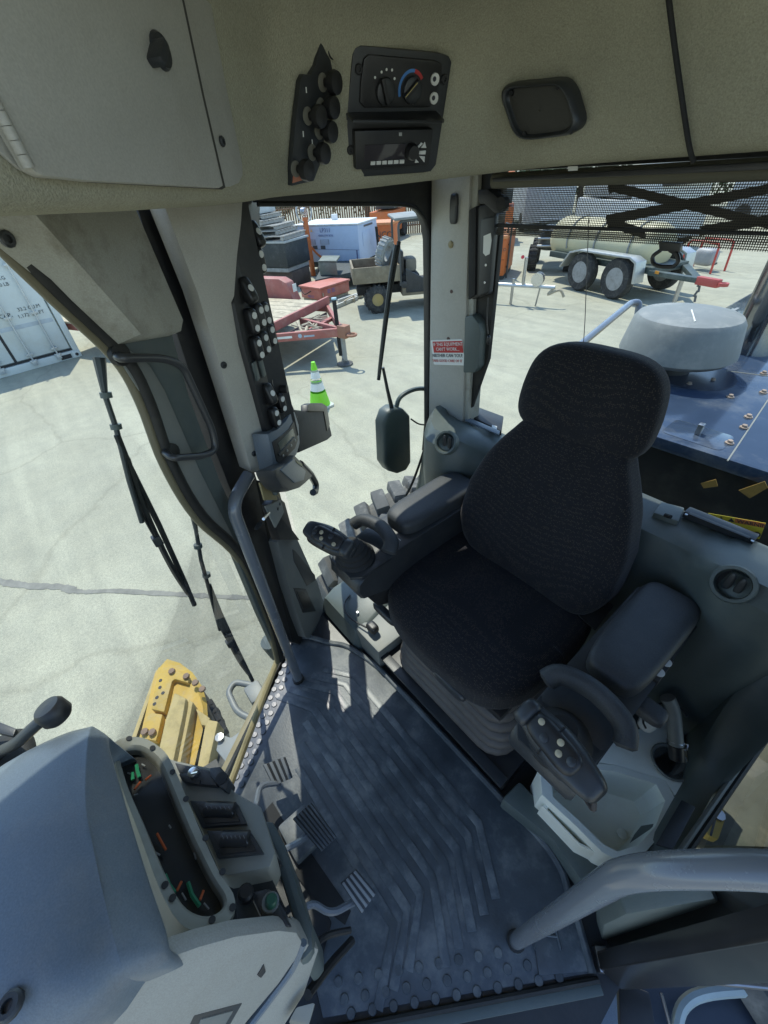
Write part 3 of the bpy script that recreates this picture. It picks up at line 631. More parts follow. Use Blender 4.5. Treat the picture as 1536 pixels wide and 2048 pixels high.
# ---------------- overhead locker
lk = thing('overhead_locker', K(300, 370), 'pale painted locker panel with turn knob in the headliner', 'locker')
fp = [(-400, -600), (392, -140), (421, 0), (450, 160), (485, 330), (486, 350), (478, 366), (462, 373), (446, 375), (75, 355), (40, 338), (10, 312), (-60, 240), (-400, -200)]
slab('frame_plate', [K(*p, .004) for p in fp], nC*.004, beige2, lk, bevel=.0015)
dp = [(-300, -600), (335, -140), (365, 0), (405, 190), (447, 372), (440, 376), (180, 362), (90, 352), (72, 345), (60, 334), (0, 228), (-300, -200)]
slab('door_gap', [K(*p, .0048) for p in [(x+4 if x > 300 else x, y+3) for x, y in dp]], nC*.0006, M('gap_shadow', (.06, .058, .05), .8), lk, bevel=0)  # dark strip standing in for the shade round the locker door
slab('locker_door', [K(*p, .018) for p in dp], nC*.012, beige2, lk, bevel=.002)
hn = [K(-20, 190, .018), K(58, 336, .018)]
for i in range(5):
    a, b = hn[0].lerp(hn[1], i/5+.005), hn[0].lerp(hn[1], (i+1)/5-.005); tube('hinge_barrel', [a, b], .005, beige2, lk, seg=10)
ka, kb, kc = fr(V((-nC.y, nC.x, 0)), UP); kdir = -nC
kn = lathe('knob', [(.016, 0), (.016, .005), (.014, .008), (.0001, .008)], K(315, 103, .015), kdir, bsat, lk, seg=20)
box('grip', K(316, 106, .026), (.027, .011, .020), bsat, kn, ax=((ka*.75-kb*.65).normalized(), (ka*.65+kb*.75).normalized(), kc), bevel=.004)
screw('plate_screw', K(443, 283, .005), -nC, .0065, bsat, lk)
# ---------------- knob panel on the corner
pA, pB = V((.912, -.505, 0)), V((.948, -.635, 0)); kt = (pB-pA).normalized(); nK = V((-kt.y, kt.x, 0)); nK = nK if nK.x > 0 else -nK
dK = nK.dot(pA)-.012
nK2 = (nK+V((0, 0, .13))).normalized(); dK2 = nK2.dot(V((pA.x, pA.y, 1.66)))-.010
def KP(px, py, o=0.): return Pp(px, py, nK2, dK2-o)
kp = thing('knob_panel', KP(620, 360), 'dark control panel with stacked black turn knobs on the headliner corner', 'control panel')
ko = [(652, 28), (678, 68), (670, 140), (662, 200), (652, 260), (640, 330), (628, 362), (584, 372), (584, 330), (592, 240), (602, 160), (608, 148), (622, 150), (632, 130), (640, 90)]
slab('panel_plate', [KP(*p) for p in ko], nK2*.012, bsat, kp, bevel=.0015)
pf = [(590, 330), (608, 330), (606, 360), (586, 366)]
slab('amber_reflector', [KP(*p, .002) for p in pf], nK2*.002, M('copper_tint', (.5, .18, .1), .3), kp, bevel=0)  # small plate in one even copper colour
for p in ((649, 165), (645, 214), (619, 232), (642, 262), (628, 305), (595, 338)):
    base = lathe('legend_ring', [(.013, 0), (.013, .0015), (.009, .0015)], KP(p[0]-4, p[1], .001), -nK2, M('ring_print', (.22, .21, .17), .5), kp, seg=16)
    kb_ = lathe('knob', [(.007, 0), (.007, .016), (.0165, .017), (.0175, .024), (.016, .031), (.008, .033), (.0001, .033)], KP(p[0], p[1], 0), -nK2, black, kp, seg=16)
for p in ((652, 64), (664, 98)): lathe('blank_ring', [(.014, 0), (.014, .002), (.0115, .002), (.011, .0005), (.0001, .0005)], KP(*p, .0), -nK2, black, kp, seg=16)
for p in ((612, 180), (606, 268), (624, 285)): tube('print_mark', [KP(p[0], p[1]-6, .0015), KP(p[0]+1, p[1]+6, .0015)], .0011, white, kp, seg=5)
# ---------------- climate and radio panel
nA = V((.90, -.27, .26)).normalized(); dA = nA.dot(V((.915, -.78, 1.72)))
def A(px, py, o=0.): return Pp(px, py, nA, dA-o)
ac = thing('climate_panel', A(790, 350), 'black climate control panel with rotary knobs above the radio', 'control panel')
slab('panel', [A(*p) for p in ((706, 108), (711, 96), (722, 91), (880, 106), (898, 112), (904, 124), (872, 330), (862, 343), (845, 346), (698, 356), (688, 350), (684, 338), (692, 250))], nA*.02, bsat, ac, bevel=.003)
slab('faceplate', [A(*p, .006) for p in ((728, 118), (738, 109), (870, 121), (884, 128), (884, 150), (868, 206), (860, 215), (730, 216), (720, 205), (722, 165))], nA*.008, black, ac, bevel=.003)
_a = V((-nA.y, nA.x, 0)).normalized(); _a = _a if proj(A(800, 200)+_a*.01)[0] > 800 else -_a
_b = nA.cross(_a); _b = _b if _b.z > 0 else -_b
fA = (_a, _b, -nA)
def knob(px, py, r, ang, mk=None):
    k = lathe('knob', [(r, 0), (r*.95, .008), (r*.8, .010), (.0001, .010)], A(px, py, .006), -nA, bsat, ac, seg=22)
    a, b, c = fA; d1 = a*math.cos(ang)+b*math.sin(ang); d2 = c.cross(d1)
    box('grip', A(px, py, .020), (r*1.9, r*.38, .014), black, k, ax=(d1, d2, c), bevel=.003)
    if mk: box('pointer', A(px, py, .028), (r*1.5, r*.07, .001), mk, k, ax=(d1, d2, c), bevel=0)
    return k
knob(770, 183, .021, R(110)); knob(823, 180, .021, R(40), M('pointer_tan', (.4, .32, .12), .5))
def arcstrip(px, py, r0, r1, a0, a1, mat, name):
    a, b, c = fA; s = 1 if proj(A(px, py)+a*.01)[0] > px else -1
    n = 14; o = A(px, py, .0066); pts = []
    for k in range(n+1):
        t = R(a0+(a1-a0)*k/n); pts.append(o+a*s*math.cos(t)*r0+b*math.sin(t)*r0)
    for k in range(n, -1, -1):
        t = R(a0+(a1-a0)*k/n); pts.append(o+a*s*math.cos(t)*r1+b*math.sin(t)*r1)
    vs = pts; m = n+1; fs = [(k, k+1, 2*m-2-k, 2*m-1-k) for k in range(n)]
    add(name, vs, fs, mat, ac)
arcstrip(823, 180, .025, .030, 200, 80, bluep, 'cold_band'); arcstrip(823, 180, .024, .030, 80, 35, redp, 'warm_band')
for p in ((750, 155), (784, 140), (784, 172), (789, 157), (826, 206), (773, 139), (763, 144)): lathe('print_dot', [(.0022, 0), (.0022, .0006), (.0001, .0006)], A(*p, .006), -nA, white, ac, seg=8)
for i, p in enumerate(((869, 158), (867, 196))):
    bt = lathe('push_button', [(.0095, 0), (.0095, .004), (.0085, .005), (.0001, .005)], A(*p, .006), -nA, white, ac, seg=16)
    lathe('symbol', [(.004, 0), (.004, .0004), (.0022, .0004)], A(*p, .0112), -nA, ink, bt, seg=10)
for p in ((717, 138), (888, 158), (700, 300)): screw('panel_screw', A(*p), -nA, .008, black, ac)
slab('hood_shelf', [A(*p) for p in ((692, 226), (880, 226), (886, 236), (693, 240))], -nA*.001, bsat, ac, bevel=0)
sh = [A(694, 232, .0), A(706, 247, .055), A(884, 248, .055), A(889, 246, .04), A(872, 228, .0)]
slab('shelf', sh, UP*.006, black, ac, bevel=.003)
rd = thing('radio', A(790, 345), 'black in-dash radio with glossy display and white keys', 'radio')
slab('chassis', [A(*p, .018) for p in ((710, 262), (867, 258), (858, 330), (712, 340))], nA*.03, black, rd, bevel=.003)
slab('display', [A(*p, .0195) for p in ((730, 290), (812, 287), (808, 318), (728, 323))], nA*.003, M('radio_screen', (.05, .045, .05), .08), rd, bevel=.0005)
for i in range(6): slab('preset_key', [A(742+i*11.6+dx, 323-i*.6+dy, .0205) for dx, dy in ((0, 0), (9, -.5), (8.5, 7), (-.5, 7.5))], nA*.003, white, rd, bevel=.0005)
lathe('volume_knob', [(.015, 0), (.0145, .012), (.012, .016), (.0001, .016)], A(822, 302, .018), -nA, black, rd, seg=14)
for q in (((836, 293), (843, 285), (846, 287), (838, 296)), ((850, 284), (853, 296), (842, 296)), ((839, 302), (852, 301), (851, 309), (838, 309)), ((838, 312), (850, 313), (849, 325)), ((832, 318), (838, 325), (830, 326))):
    slab('arrow_key', [A(*p, .0205) for p in q], nA*.003, white, rd, bevel=.0004)
slab('slot_mark', [A(*p, .0195) for p in ((798, 265), (804, 265), (804, 272), (798, 272))], nA*.002, M('pale_grey_print', (.4, .4, .38), .5), rd, bevel=0)
# ---------------- speaker
sp = thing('speaker', Yp(1090, 275, -1.03), 'rounded square black loudspeaker set in the rear headliner', 'loudspeaker')
def SPk(px, py, o=0.): return Pp(px, py, V((0, -1, .20)).normalized(), 1.022*.98+1.7*.196-o)
ol = crom([SPk(*p) for p in ((1011, 186), (1024, 165), (1075, 160), (1128, 156), (1150, 176), (1160, 205), (1168, 240), (1152, 264), (1105, 273), (1058, 276), (1036, 262), (1022, 225))], 3, True)
cs = sum(ol, V((0, 0, 0)))/len(ol); nSp = V((0, 1, -.20)).normalized()
sc_ = lambda f, h: [cs+(p-cs)*f+nSp*h for p in ol]
loft('bezel', [sc_(1, -.01), sc_(1.0, .010), sc_(.96, .019), (sc_(.90, .022)), sc_(.85, .020), sc_(.82, .012), sc_(.80, .011)], bsat, sp, caps=False)
loft('grille', [sc_(.84, .011), sc_(.4, .014), sc_(.02, .015)], M('speaker_grille', (.06, .058, .05), .8, bump=.6, bs=500), sp, caps=False)
for p in ((1024, 186), (1118, 172), (1144, 262), (1050, 268)): lathe('bezel_screw', [(.005, 0), (.005, .004), (.0001, .004)], SPk(*p, .014), nSp, black, sp, seg=10)
# ================================================================== roller sun shade on the rear window
rs = thing('roller_sun_shade', (.45, -1.2, 1.42), 'perforated dark roller sun shade half drawn over rear glass', 'sun shade')
tube('roller', [Yp(988, 362, -1.17), Yp(1700, 330, -1.17)], .017, tube_roll, rs, seg=16)
YS = -1.185
def Y_(px, py, o=0.): return Yp(px, py, YS+o)
c4 = [Y_(1004, 366), Y_(1700, 338), Y_(1700, 497), Y_(992, 470)]
add('mesh_cloth', c4, [(0, 1, 2, 3)], shadem, rs)
slab('hem_bar', [Y_(*p, .004) for p in ((993, 447), (1700, 470), (1700, 478), (992, 455))], (0, -.008, 0), blackm, rs, bevel=.002)
hc = [Y_(990, 456, -.004), Y_(1700, 480, -.004), Y_(1700, 516, -.004), Y_(990, 468, -.004)]
add('hem_cloth', hc, [(0, 1, 2, 3)], shadem, rs)
cross = [((1216, 372), (1536, 448)), ((1212, 440), (1536, 378)), ((1218, 378), (1250, 366)), ((1215, 444), (1290, 468)), ((1536, 440), (1400, 462))]
for a, b in cross: slab('inner_strap', [Y_(a[0], a[1]-10, -.02), Y_(b[0], b[1]-10, -.02), Y_(b[0], b[1]+10, -.02), Y_(a[0], a[1]+10, -.02)], (0, -.003, 0), blackm, rs, bevel=0)
slab('pull_base', [Y_(*p, .01) for p in ((1317, 483), (1361, 486), (1359, 504), (1318, 502))], (0, -.016, 0), black, rs, bevel=.002)
tube('pull_ring', arcpath([Y_(1322, 500, .004), Y_(1304, 512, .006), Y_(1306, 528, .008), Y_(1322, 533, .008), Y_(1348, 533, .008), Y_(1357, 524, .008), Y_(1355, 508, .006), Y_(1340, 500, .004)], .012, 4), .0045, black, rs, seg=8)
# shade bracket, junction box, cord on the rear post side
jb = thing('window_latch_box', Yp(965, 590, -1.2), 'tall black latch box with paper label beside the rear post', 'latch box')
def J(px, py, o=0.): return Yp(px, py, -1.185+o)
slab('body', [J(*p) for p in ((948, 415), (982, 405), (992, 430), (985, 470), (974, 590), (944, 600), (938, 590))], (0, -.05, 0), black, jb, bevel=.006)
slab('cover', [J(*p, .012) for p in ((962, 438), (990, 432), (978, 585), (956, 592))], (0, -.02, 0), bsat, jb, bevel=.004)
slab('side_rail', [J(*p, .006) for p in ((938, 420), (952, 412), (950, 590), (936, 600))], (0, -.02, 0), blackm, jb, bevel=.003)
slab('paper_label', [J(*p, .0135) for p in ((967, 472), (981, 466), (983, 480), (979, 508), (971, 512), (966, 506))], (0, -.002, 0), white, jb, bevel=0)
for p in ((972, 530), (970, 565)): screw('box_screw', J(*p, .012), (0, 1, 0), .004, alu, jb)
slab('roller_bracket', [J(*p, .02) for p in ((955, 380), (975, 378), (1000, 398), (1000, 425), (990, 428), (968, 408), (958, 408))], (0, -.04, 0), black, jb, bevel=.004)
lathe('bracket_boss', [(.016, 0), (.016, .02), (.0001, .022)], J(1010, 406, .0), (0, 1, 0), blackm, jb, seg=14)
slab('channel', [J(*p, -.03) for p in ((942, 330), (1010, 330), (1000, 470), (975, 720), (930, 850), (922, 840), (935, 700))], (0, -.02, 0), seal, jb, bevel=.003)
gb = slab('sensor_box', [J(*p, .005) for p in ((929, 634), (944, 630), (957, 648), (960, 665), (956, 735), (948, 746), (926, 746))], (0, -.05, 0), grey, bevel=.006)
tag(gb, 'small grey box clipped to the rear post edge', 'control box')
cr = thing('hanging_cord', J(976, 690), 'short black cord with plug hanging by the rear glass', 'cord')
tube('cord', crom([J(976, 595), J(974, 640), J(976, 668)], 4), .0022, black, cr, seg=6)
pillow('plug', J(977, 680), (.013, .012, .030), black, cr, e=.7, n=5)
# ================================================================== operator seat
st_ = thing('operator_seat', (.47, -.75, 0), 'dark fleck fabric operator seat with high backrest and headrest', 'seat')
def cush(q):
    x, y, z = q
    f = y/.25            # -1 rear .. +1 front
    w_ = 1-.05*max(0, f)**2
    zz = z*(1-.0*f) + .012*(abs(x)/.26)**2 - .035*max(0, f)**3 + .0
    return (x*w_, y-.02*(x/.26)**2*(1 if y > 0 else 0), zz)
pillow('cushion', (.492, -.748, .488), (.60, .52, .145), seatf, st_, e=.42, n=22, fn=cush)
bu = fr((1, 0, 0), (0, -.24, 1))
def back(q):
    x, y, z = q; t = z/.31          # along the height -1..1
    k = [(-1., .80), (-.75, .97), (-.45, 1.02), (0, .98), (.35, .86), (.7, .68), (1, .60)]
    for (a, wa), (b, wb) in zip(k, k[1:]):
        if a <= t <= b: wv = wa+(wb-wa)*(t-a)/(b-a); break
    else: wv = .6 if t > 0 else .8
    wing = .035*(abs(x)/.27)**2*(1 if q[1] > 0 else .4)
    return (x*wv, y*(1-.25*max(0, t))+wing*.9-.02*t*t, z)
bx_ = (V((1, 0, 0)), V((0, .97, .24)).normalized(), V((0, -.24, .97)).normalized())
pillow('backrest', (.465, -1.00, .795), (.55, .155, .60), seatf, st_, ax=bx_, e=.48, n=24, fn=back)
hx = (V((1, 0, 0)), V((0, .985, .17)).normalized(), V((0, -.17, .985)).normalized())
pillow('headrest', (.468, -1.085, 1.135), (.375, .125, .265), seatf, st_, ax=hx, e=.55, n=18, fn=lambda q: (q[0]*(1-.10*q[2]/.13*(1 if q[2] > 0 else .4)), q[1]+.02*(q[0]/.18)**2, q[2]))
tube('backrest_post', [(.465, -1.09, .98), (.465, -1.11, 1.1)], .03, black, st_, seg=10)
for y0, y1, z0, z1 in ((-.52, -1.03, 0, .062),):
    box('plinth', (.47, -.775, .035), (.625, .50, .07), black, st_, bevel=.008)
slab('plinth_rail', [(.16, -.505, .07), (.78, -.505, .07), (.78, -.545, .07), (.16, -.545, .07)], (0, 0, .012), bsat, st_, bevel=.003)
a_, b_ = V((.765, -.5235, .035)), V((.6, -.5235, .035))
xa, xb = Zp(806, 1378, .04).x, Zp(852, 1436, .04).x
slab('rating_label', [(xa, -.5235, .022), (xb, -.5235, .022), (xb, -.5235, .052), (xa, -.5235, .052)], (0, .0015, 0), M('grey_label', (.35, .36, .36), .4), st_, bevel=0)
rr = []
for k in range(8):
    for dz, s in ((0, .925), (.004, .965), (.012, .99), (.022, 1.0), (.032, .985), (.038, .95)):
        z = .078+.042*k+dz; s *= 1-.20*(z-.078)/.34
        rr.append([V((.475+x*s*(1+.03*math.sin(k)), -.775+y*s, z)) for x, y in rrect(.56, .475, .09)])
loft('suspension_bellows', rr, M('brown_rubber_bellows', (.085, .075, .068), .6, var=.2, dirt=(.15, .13, .11, .5)), st_, sharp=50)
box('seat_pan', (.48, -.75, .415), (.50, .44, .03), black, st_, bevel=.01)
slab('side_shield', [(.735, -.55, .33), (.735, -.60, .42), (.735, -.95, .42), (.735, -.95, .33)], (.02, 0, 0), black, st_, bevel=.008)
pillow('adjust_lever', (.735, -.52, .42), (.12, .03, .035), bsat, st_, e=.5, n=6)
pillow('adjust_lever', (.40, -.50, .42), (.13, .03, .035), bsat, st_, e=.5, n=6)
# belt
bt = thing('seat_belt', Zp(1160, 1200, .53), 'black lap belt with metal tongue lying on the cushion edge', 'seat belt')
slab('webbing', [Zp(*p, z) for *p, z in ((1128, 1195, .575), (1150, 1185, .578), (1190, 1190, .58), (1228, 1212, .57), (1190, 1262, .56), (1160, 1235, .57))], (0, 0, .004), blackm, bt, bevel=.001)
slab('tongue', [Zp(*p, .582) for p in ((1106, 1178), (1120, 1174), (1136, 1190), (1128, 1204))], (0, 0, .005), bsat, bt, bevel=.002)
bk = thing('belt_buckle', Zp(912, 1020, .60), 'black belt buckle with red release key beside the armrest', 'belt buckle')
pillow('body', Zp(920, 1032, .585), (.035, .08, .055), black, bk, ax=fr((.9, .3, 0)), e=.5, n=7)
slab('release_key', [Zp(*p, .622) for p in ((902, 1020), (915, 1005), (921, 1012), (909, 1028))], (0, 0, .004), M('faded_red', (.45, .2, .2), .5), bk, bevel=.001)
# ================================================================== armrests with joystick pods
def arm(s, label_a, label_j, cols):
    X = lambda x: .45+s*(x-.45)
    P_ = lambda x, y, z: V((X(x), y, z))
    t = thing('armrest_console', (X(.83), -.78, .4), label_a, 'armrest')
    # pad
    pillow('arm_pad', P_(.827, -.845, .70), (.145, .37, .075), pad, t, e=.42, n=14, fn=lambda q: (q[0]*(1-.07*q[1]/.18), q[1], q[2]))
    # housing under the pad that runs forward to the pod
    side = [(-1.03, .63), (-1.02, .68), (-.62, .685), (-.58, .675), (-.46, .655), (-.43, .635), (-.425, .60), (-.44, .56), (-.55, .52), (-.8, .52), (-1.0, .55)]
    rings = []
    for x, k in ((.742, .97), (.752, 1.), (.895, 1.), (.905, .97)): rings.append([P_(x, -.70+(y+.70)*k, .61+(z-.61)*k) for y, z in side])
    loft('housing', rings, bsat, t, smooth=True)
    slab('inner_skirt', [P_(.745, y, z) for y, z in ((-.98, .54), (-.60, .525), (-.45, .58), (-.50, .47), (-.62, .40), (-.9, .40))], (s*.03, 0, 0), black, t, bevel=.006)
    box('support_arm', P_(.81, -.80, .42), (.06, .14, .24), black, t, bevel=.01)
    # console floor with the boot opening
    slab('pod_deck', [P_(x, y, .655) for x, y in ((.742, -.57), (.742, -.45), (.765, -.42), (.87, -.42), (.90, -.45), (.905, -.57))], (0, 0, .012), bsat, t, bevel=.004)
    # wrist rest: a curved roll across the console
    tube('wrist_rest', crom([P_(.735, -.555, .705), P_(.755, -.585, .725), (P_(.825, -.60, .733)), P_(.90, -.585, .725), P_(.925, -.55, .705)], 5), [.016]+[.026]*19+[.016], pad, t, seg=12, flat=.85)
    if s < 0:
        box('button_plate', P_(.897, -.80, .675), (.022, .085, .03), black, t, bevel=.004)
        for dy in (-.02, .018): lathe('button', [(.012, 0), (.012, .003), (.0001, .004)], P_(.897, -.80+dy, .69), UP, white, t, seg=14)
        pillow('release_lever', P_(.925, -.70, .655), (.07, .05, .035), pad, t, e=.6, n=8)
        for k in range(6): tube('print_mark', [P_(.79+.012*k, -.635, .6875), P_(.797+.012*k, -.642+.006*(k % 2), .6875)], .0012, white, t, seg=5)
    else:
        for dy in (-.62, -.635): tube('print_mark', [P_(.765, dy, .6875), P_(.80, dy, .6875)], .001, white, t, seg=5)
    # joystick
    j = thing('joystick', P_(.825, -.48, .66), label_j, 'joystick')
    bo = P_(.825, -.485, .665); ad = (V((s*.02, .10, .17))).normalized()
    rp_ = []
    for k in range(9):
        h = .008*k; rp_ += [(.068-.0045*k+(.004 if k % 2 else 0), h)]
    lathe('rubber_boot', rp_+[(.028, .075), (.0001, .076)], bo, (0, .12, 1), blackm, j, seg=22)
    top = bo+ad*.125
    tube('stem', [bo+ad*.05, bo+ad*.09, top], [.022, .019, .018], black, j, seg=12)
    # T-shaped head, long across the cab
    hx_ = V((s*.94, .22 if s < 0 else .28, .10)).normalized(); hy_ = ad.cross(hx_).normalized(); hz_ = hx_.cross(hy_)
    hz_ = hz_ if hz_.z > 0 else -hz_
    hax = (hx_, hy_, hz_)
    hcn = top+ad*.012+hx_*.004
    g = pillow('grip', hcn, (.19, .070, .068), bsat, j, ax=hax, e=.5, n=16, fn=lambda q: (q[0], q[1]*(1+.12*math.cos(q[0]*38)), q[2]*(1-.25*abs(q[0])/.08)))
    box('split_line', hcn+hx_*-.01, (.0015, .0722, .0700), black, j, ax=hax, bevel=0)
    face = pillow('button_face', hcn+hz_*.020+hx_*-.005+hy_*.0, (.115, .054, .038), black, j, ax=hax, e=.55, n=10)
    for k, (dx, dy, big) in enumerate(((-.040, .010, 0), (-.018, -.006, 1), (.006, .012, 0), (.016, -.004, 0), (.038, .004, 1))):
        p = hcn+hx_*dx+hy_*dy+hz_*.0385
        lathe('thumb_button', [(.0085 if big else .0065, -.004), (.0085 if big else .0065, .002), (.004, .004), (.0001, .004)], p, hz_, bsat if big else M('tan_button', (.42, .36, .24), .45), face, seg=12)
    pillow('hand_guard', hcn+hx_*(-.075)+hz_*.012, (.035, .058, .055), bsat, j, ax=hax, e=.6, n=8)
    tube('cable', crom([hcn+hx_*(.07)-hz_*.02, hcn+hx_*(.085)-hz_*.06+V((0, .03, 0)), hcn+hx_*.06-hz_*.10+V((0, .035, 0)), bo+V((s*.06, .03, -.02))], 6), .005, M('cable_brown', (.05, .042, .04), .6), j, seg=8)
    return t
arm(1, 'charcoal armrest and pod on the switch post side of the seat', 'black joystick on the armrest beside the switch post', 0)
arm(-1, 'charcoal armrest with two white buttons above the cream tray', 'black joystick with tan buttons above the cream tray', 0)
# ================================================================== mirrored corner post by the open doorway
def mir(p): return V((.9-p.x, p.y, p.z))
mp_ = thing('corner_post', (-.20, -.38, 0), 'dark glossy corner post at the open doorway', 'post')
nDm = V((-nD.x, nD.y, 0))
gcol = M('glossy_black_column', (.02, .019, .018), .25, var=.2, dirt=(.08, .07, .06, .3), ds=8)
ca, cb = Zp(1224, 1850, .02), Zp(1196, 1936, .02); co = (cb-ca).cross(UP).normalized(); co = co if co.dot(ca) > 0 else -co
slab('steel_column', [ca, cb, cb+UP*1.6, ca+UP*1.6], co*.06, gcol, mp_, bevel=.006)
nT = V((-nL.x, nL.y, 0)); dT = nT.dot(Zp(1205, 1835, .03))
def Tm(px, py, o=0.): return Pp(px, py, nT, dT-o)
slab('lower_post_trim', [Tm(*p) for p in ((1190, 1800), (1230, 1772), (1400, 1735), (1425, 1760), (1418, 1792), (1330, 1822), (1240, 1858), (1208, 1866), (1192, 1845))], nT*.04, grey, mp_, bevel=.006)
slab('pocket_frame', [Tm(*p, .003) for p in ((1203, 1818), (1240, 1800), (1254, 1826), (1216, 1840))], nT*.01, bsat, mp_, bevel=.002)
slab('pocket', [Tm(*p, .005) for p in ((1210, 1824), (1236, 1815), (1242, 1824), (1216, 1834))], nT*.01, M('pocket_grey', (.3, .29, .27), .5), mp_, bevel=.002)
tube('latch_lever', [Tm(1330, 1786, .02), Tm(1362, 1800, .03), Tm(1396, 1818, .03)], [.010, .014, .005], bsat, mp_, seg=10)
for k in range(5): box('latch_block', Tm(1420+24*k, 1806-7*k, .0), (.022, .03, .03), (black, bsat, steel)[k % 3], mp_, bevel=.003)
# the open door folded back along the cab side
oa = Zp(1194, 1942, .0); od = V((-.695, -.72, 0)).normalized(); on_ = od.cross(UP).normalized(); on_ = on_ if on_.dot(oa) > 0 else -on_
odr = thing('cab_door', oa, 'open cab door with dark glass folded back along the side', 'door')
slab('leaf', [oa+UP*.03, oa+od*.75+UP*.03, oa+od*.75+UP*1.55, oa+UP*1.55], on_*.035, gcol, odr, bevel=.006)
slab('kick_strip', [oa-UP*.01-on_*.004, oa+od*.78-UP*.01-on_*.004, oa+od*.78+UP*.028-on_*.004, oa+UP*.028-on_*.004], on_*.05, steel, odr, bevel=.006)
# ---------------- step and platform outside the open doorway
sp_ = thing('entry_step', Zp(1090, 2010, -.25), 'grey steel entry step outside the open doorway', 'step')
slab('tread', [Zp(*p, -.22) for p in ((930, 2010), (1010, 1985), (1232, 1950), (1240, 2100), (900, 2200))], (0, 0, -.03), dashm, sp_, bevel=.006)
slab('side_plate', [Zp(*p, -.25) for p in ((1236, 1960), (1300, 1985), (1320, 2100), (1240, 2100))], (0, 0, -.03), hoodf, sp_, bevel=.006)
tube('grab_loop', arcpath([Zp(935, 2070, -.15), Zp(945, 2018, -.15), Zp(985, 2004, -.15), Zp(1018, 2030, -.15), Zp(1015, 2090, -.15)], .05, 4), .012, black, sp_, seg=8)
rb_ = thing('running_board', Zp(1400, 2020, -.4), 'dark blue steel running board outside the open door', 'running board')
slab('deck', [Zp(*p, -.36) for p in ((1225, 1940), (1330, 1965), (1700, 1960), (1900, 2300), (1225, 2300))], (0, 0, -.04), M('navy_steel', (.045, .06, .085), .4, dirt=(.12, .12, .1, .4)), rb_, bevel=.006)
tube('edge_rail', crom([Zp(1352, 2060, -.30), Zp(1368, 2010, -.30), Zp(1420, 1985, -.30), Zp(1560, 1976, -.30)], 5), .016, M('pale_teal_rail', (.35, .42, .42), .4), rb_, seg=8)
tube('edge_rail', [Zp(1322, 1985, -.30), Zp(1340, 2050, -.30)], .005, alu, rb_, seg=6)
# ---------------- second side window behind the open doorway
qw2 = thing('quarter_window', (-.315, -.85, .1), 'side window beyond the cream tray and left armrest', 'window'); qw2['label'] = 'side window beyond the cream tray, black sealed edge'
add('pane', [(-.322, -.46, -.25), (-.322, -1.25, -.25), (-.322, -1.25, 1.7), (-.322, -.46, 1.7)], [(0, 1, 2, 3)], pane, qw2)
tube('seal', [Zp(1355, 1735, .25), Zp(1372, 1708, .25), Zp(1460, 1580, .25), Zp(1560, 1436, .25)], .009, seal, qw2, seg=8)
tube('edge_trim', [V((.012, 0, .006))+Zp(*p, .25) for p in ((1355, 1735), (1372, 1708), (1460, 1580), (1560, 1436))], .007, greyl, qw2, seg=8)
slab('frame', [(-.305, -.40, 1.52), (-.305, -1.30, 1.52), (-.305, -1.30, 1.78), (-.305, -.40, 1.78)], (-.03, 0, 0), black, qw2, bevel=.003)
# ---------------- cream tray beside the seat
tr = thing('storage_tray', (-.05, -.68, .05), 'cream plastic storage tray with cup well beside the seat', 'tray')
def basin(name, pts, zr, zf, wall, mat, lipw=.0):
    top = [Zp(px, py, zr) for px, py in pts]; c = sum(top, V((0, 0, 0)))/len(top)
    def ring(f, z): return [V((c.x+(p.x-c.x)*f, c.y+(p.y-c.y)*f, z)) for p in top]
    loft(name, [ring(1.02, zf-.03), ring(1.02, zr-.012), ring(1.0, zr), ring(1-wall, zr), ring(1-wall*1.15, zr-.012), ring(1-wall*1.5, zf+.02), ring(1-wall*1.9, zf), ring(.02, zf)], mat, tr)
basin('main_basin', [(1120, 1520), (1230, 1530), (1330, 1560), (1352, 1600), (1330, 1660), (1290, 1705), (1240, 1722), (1205, 1705), (1150, 1650), (1085, 1590), (1080, 1540)], .20, .07, .16, cream)
basin('small_basin', [(1105, 1600), (1150, 1642), (1205, 1690), (1190, 1705), (1160, 1690), (1085, 1612)], .165, .06, .14, cream)
slab('rear_shelf', [Zp(*p, .20) for p in ((1130, 1515), (1240, 1470), (1330, 1440), (1376, 1500), (1378, 1540), (1355, 1600), (1330, 1560), (1230, 1530))], (0, 0, -.02), cream, tr, bevel=.004)
cw = Zp(1340, 1525, .20)
lathe('cup_well', [(.052, .0), (.055, .006), (.051, .010), (.046, .006), (.044, -.05), (.0001, -.05)], cw, UP, greyl, tr, seg=24)
lathe('drain_plug', [(.014, 0), (.014, .004), (.010, .006), (.0001, .006)], Zp(1243, 1668, .078), UP, cream, tr, seg=14)
hz = thing('drain_hose', cw, 'grey hose with wire clamp ending over the cup well', 'hose')
tube('hose', crom([Zp(1335, 1395, .40), Zp(1345, 1420, .37), Zp(1350, 1460, .33), Zp(1352, 1490, .30)], 6), .020, greyl, hz, seg=14)
tube('hose_end', [Zp(1352, 1490, .30), Zp(1354, 1518, .27)], [.022, .020], black, hz, seg=14)
lathe('clamp', [(.0235, -.006), (.0235, .006)], Zp(1351, 1487, .30), Zp(1352, 1500, .30)-Zp(1351, 1470, .31), alu, hz, seg=14, caps=False)
tube('clamp_ear', [Zp(1362, 1486, .31), Zp(1376, 1490, .315), Zp(1374, 1500, .31), Zp(1362, 1498, .305)], .0025, alu, hz, seg=6)
tube('hoop', [Zp(1330+44*math.cos(a), 1440+34*math.sin(a), .36) for a in [R(150+k*20) for k in range(11)]], .003, tubed, hz, seg=6)
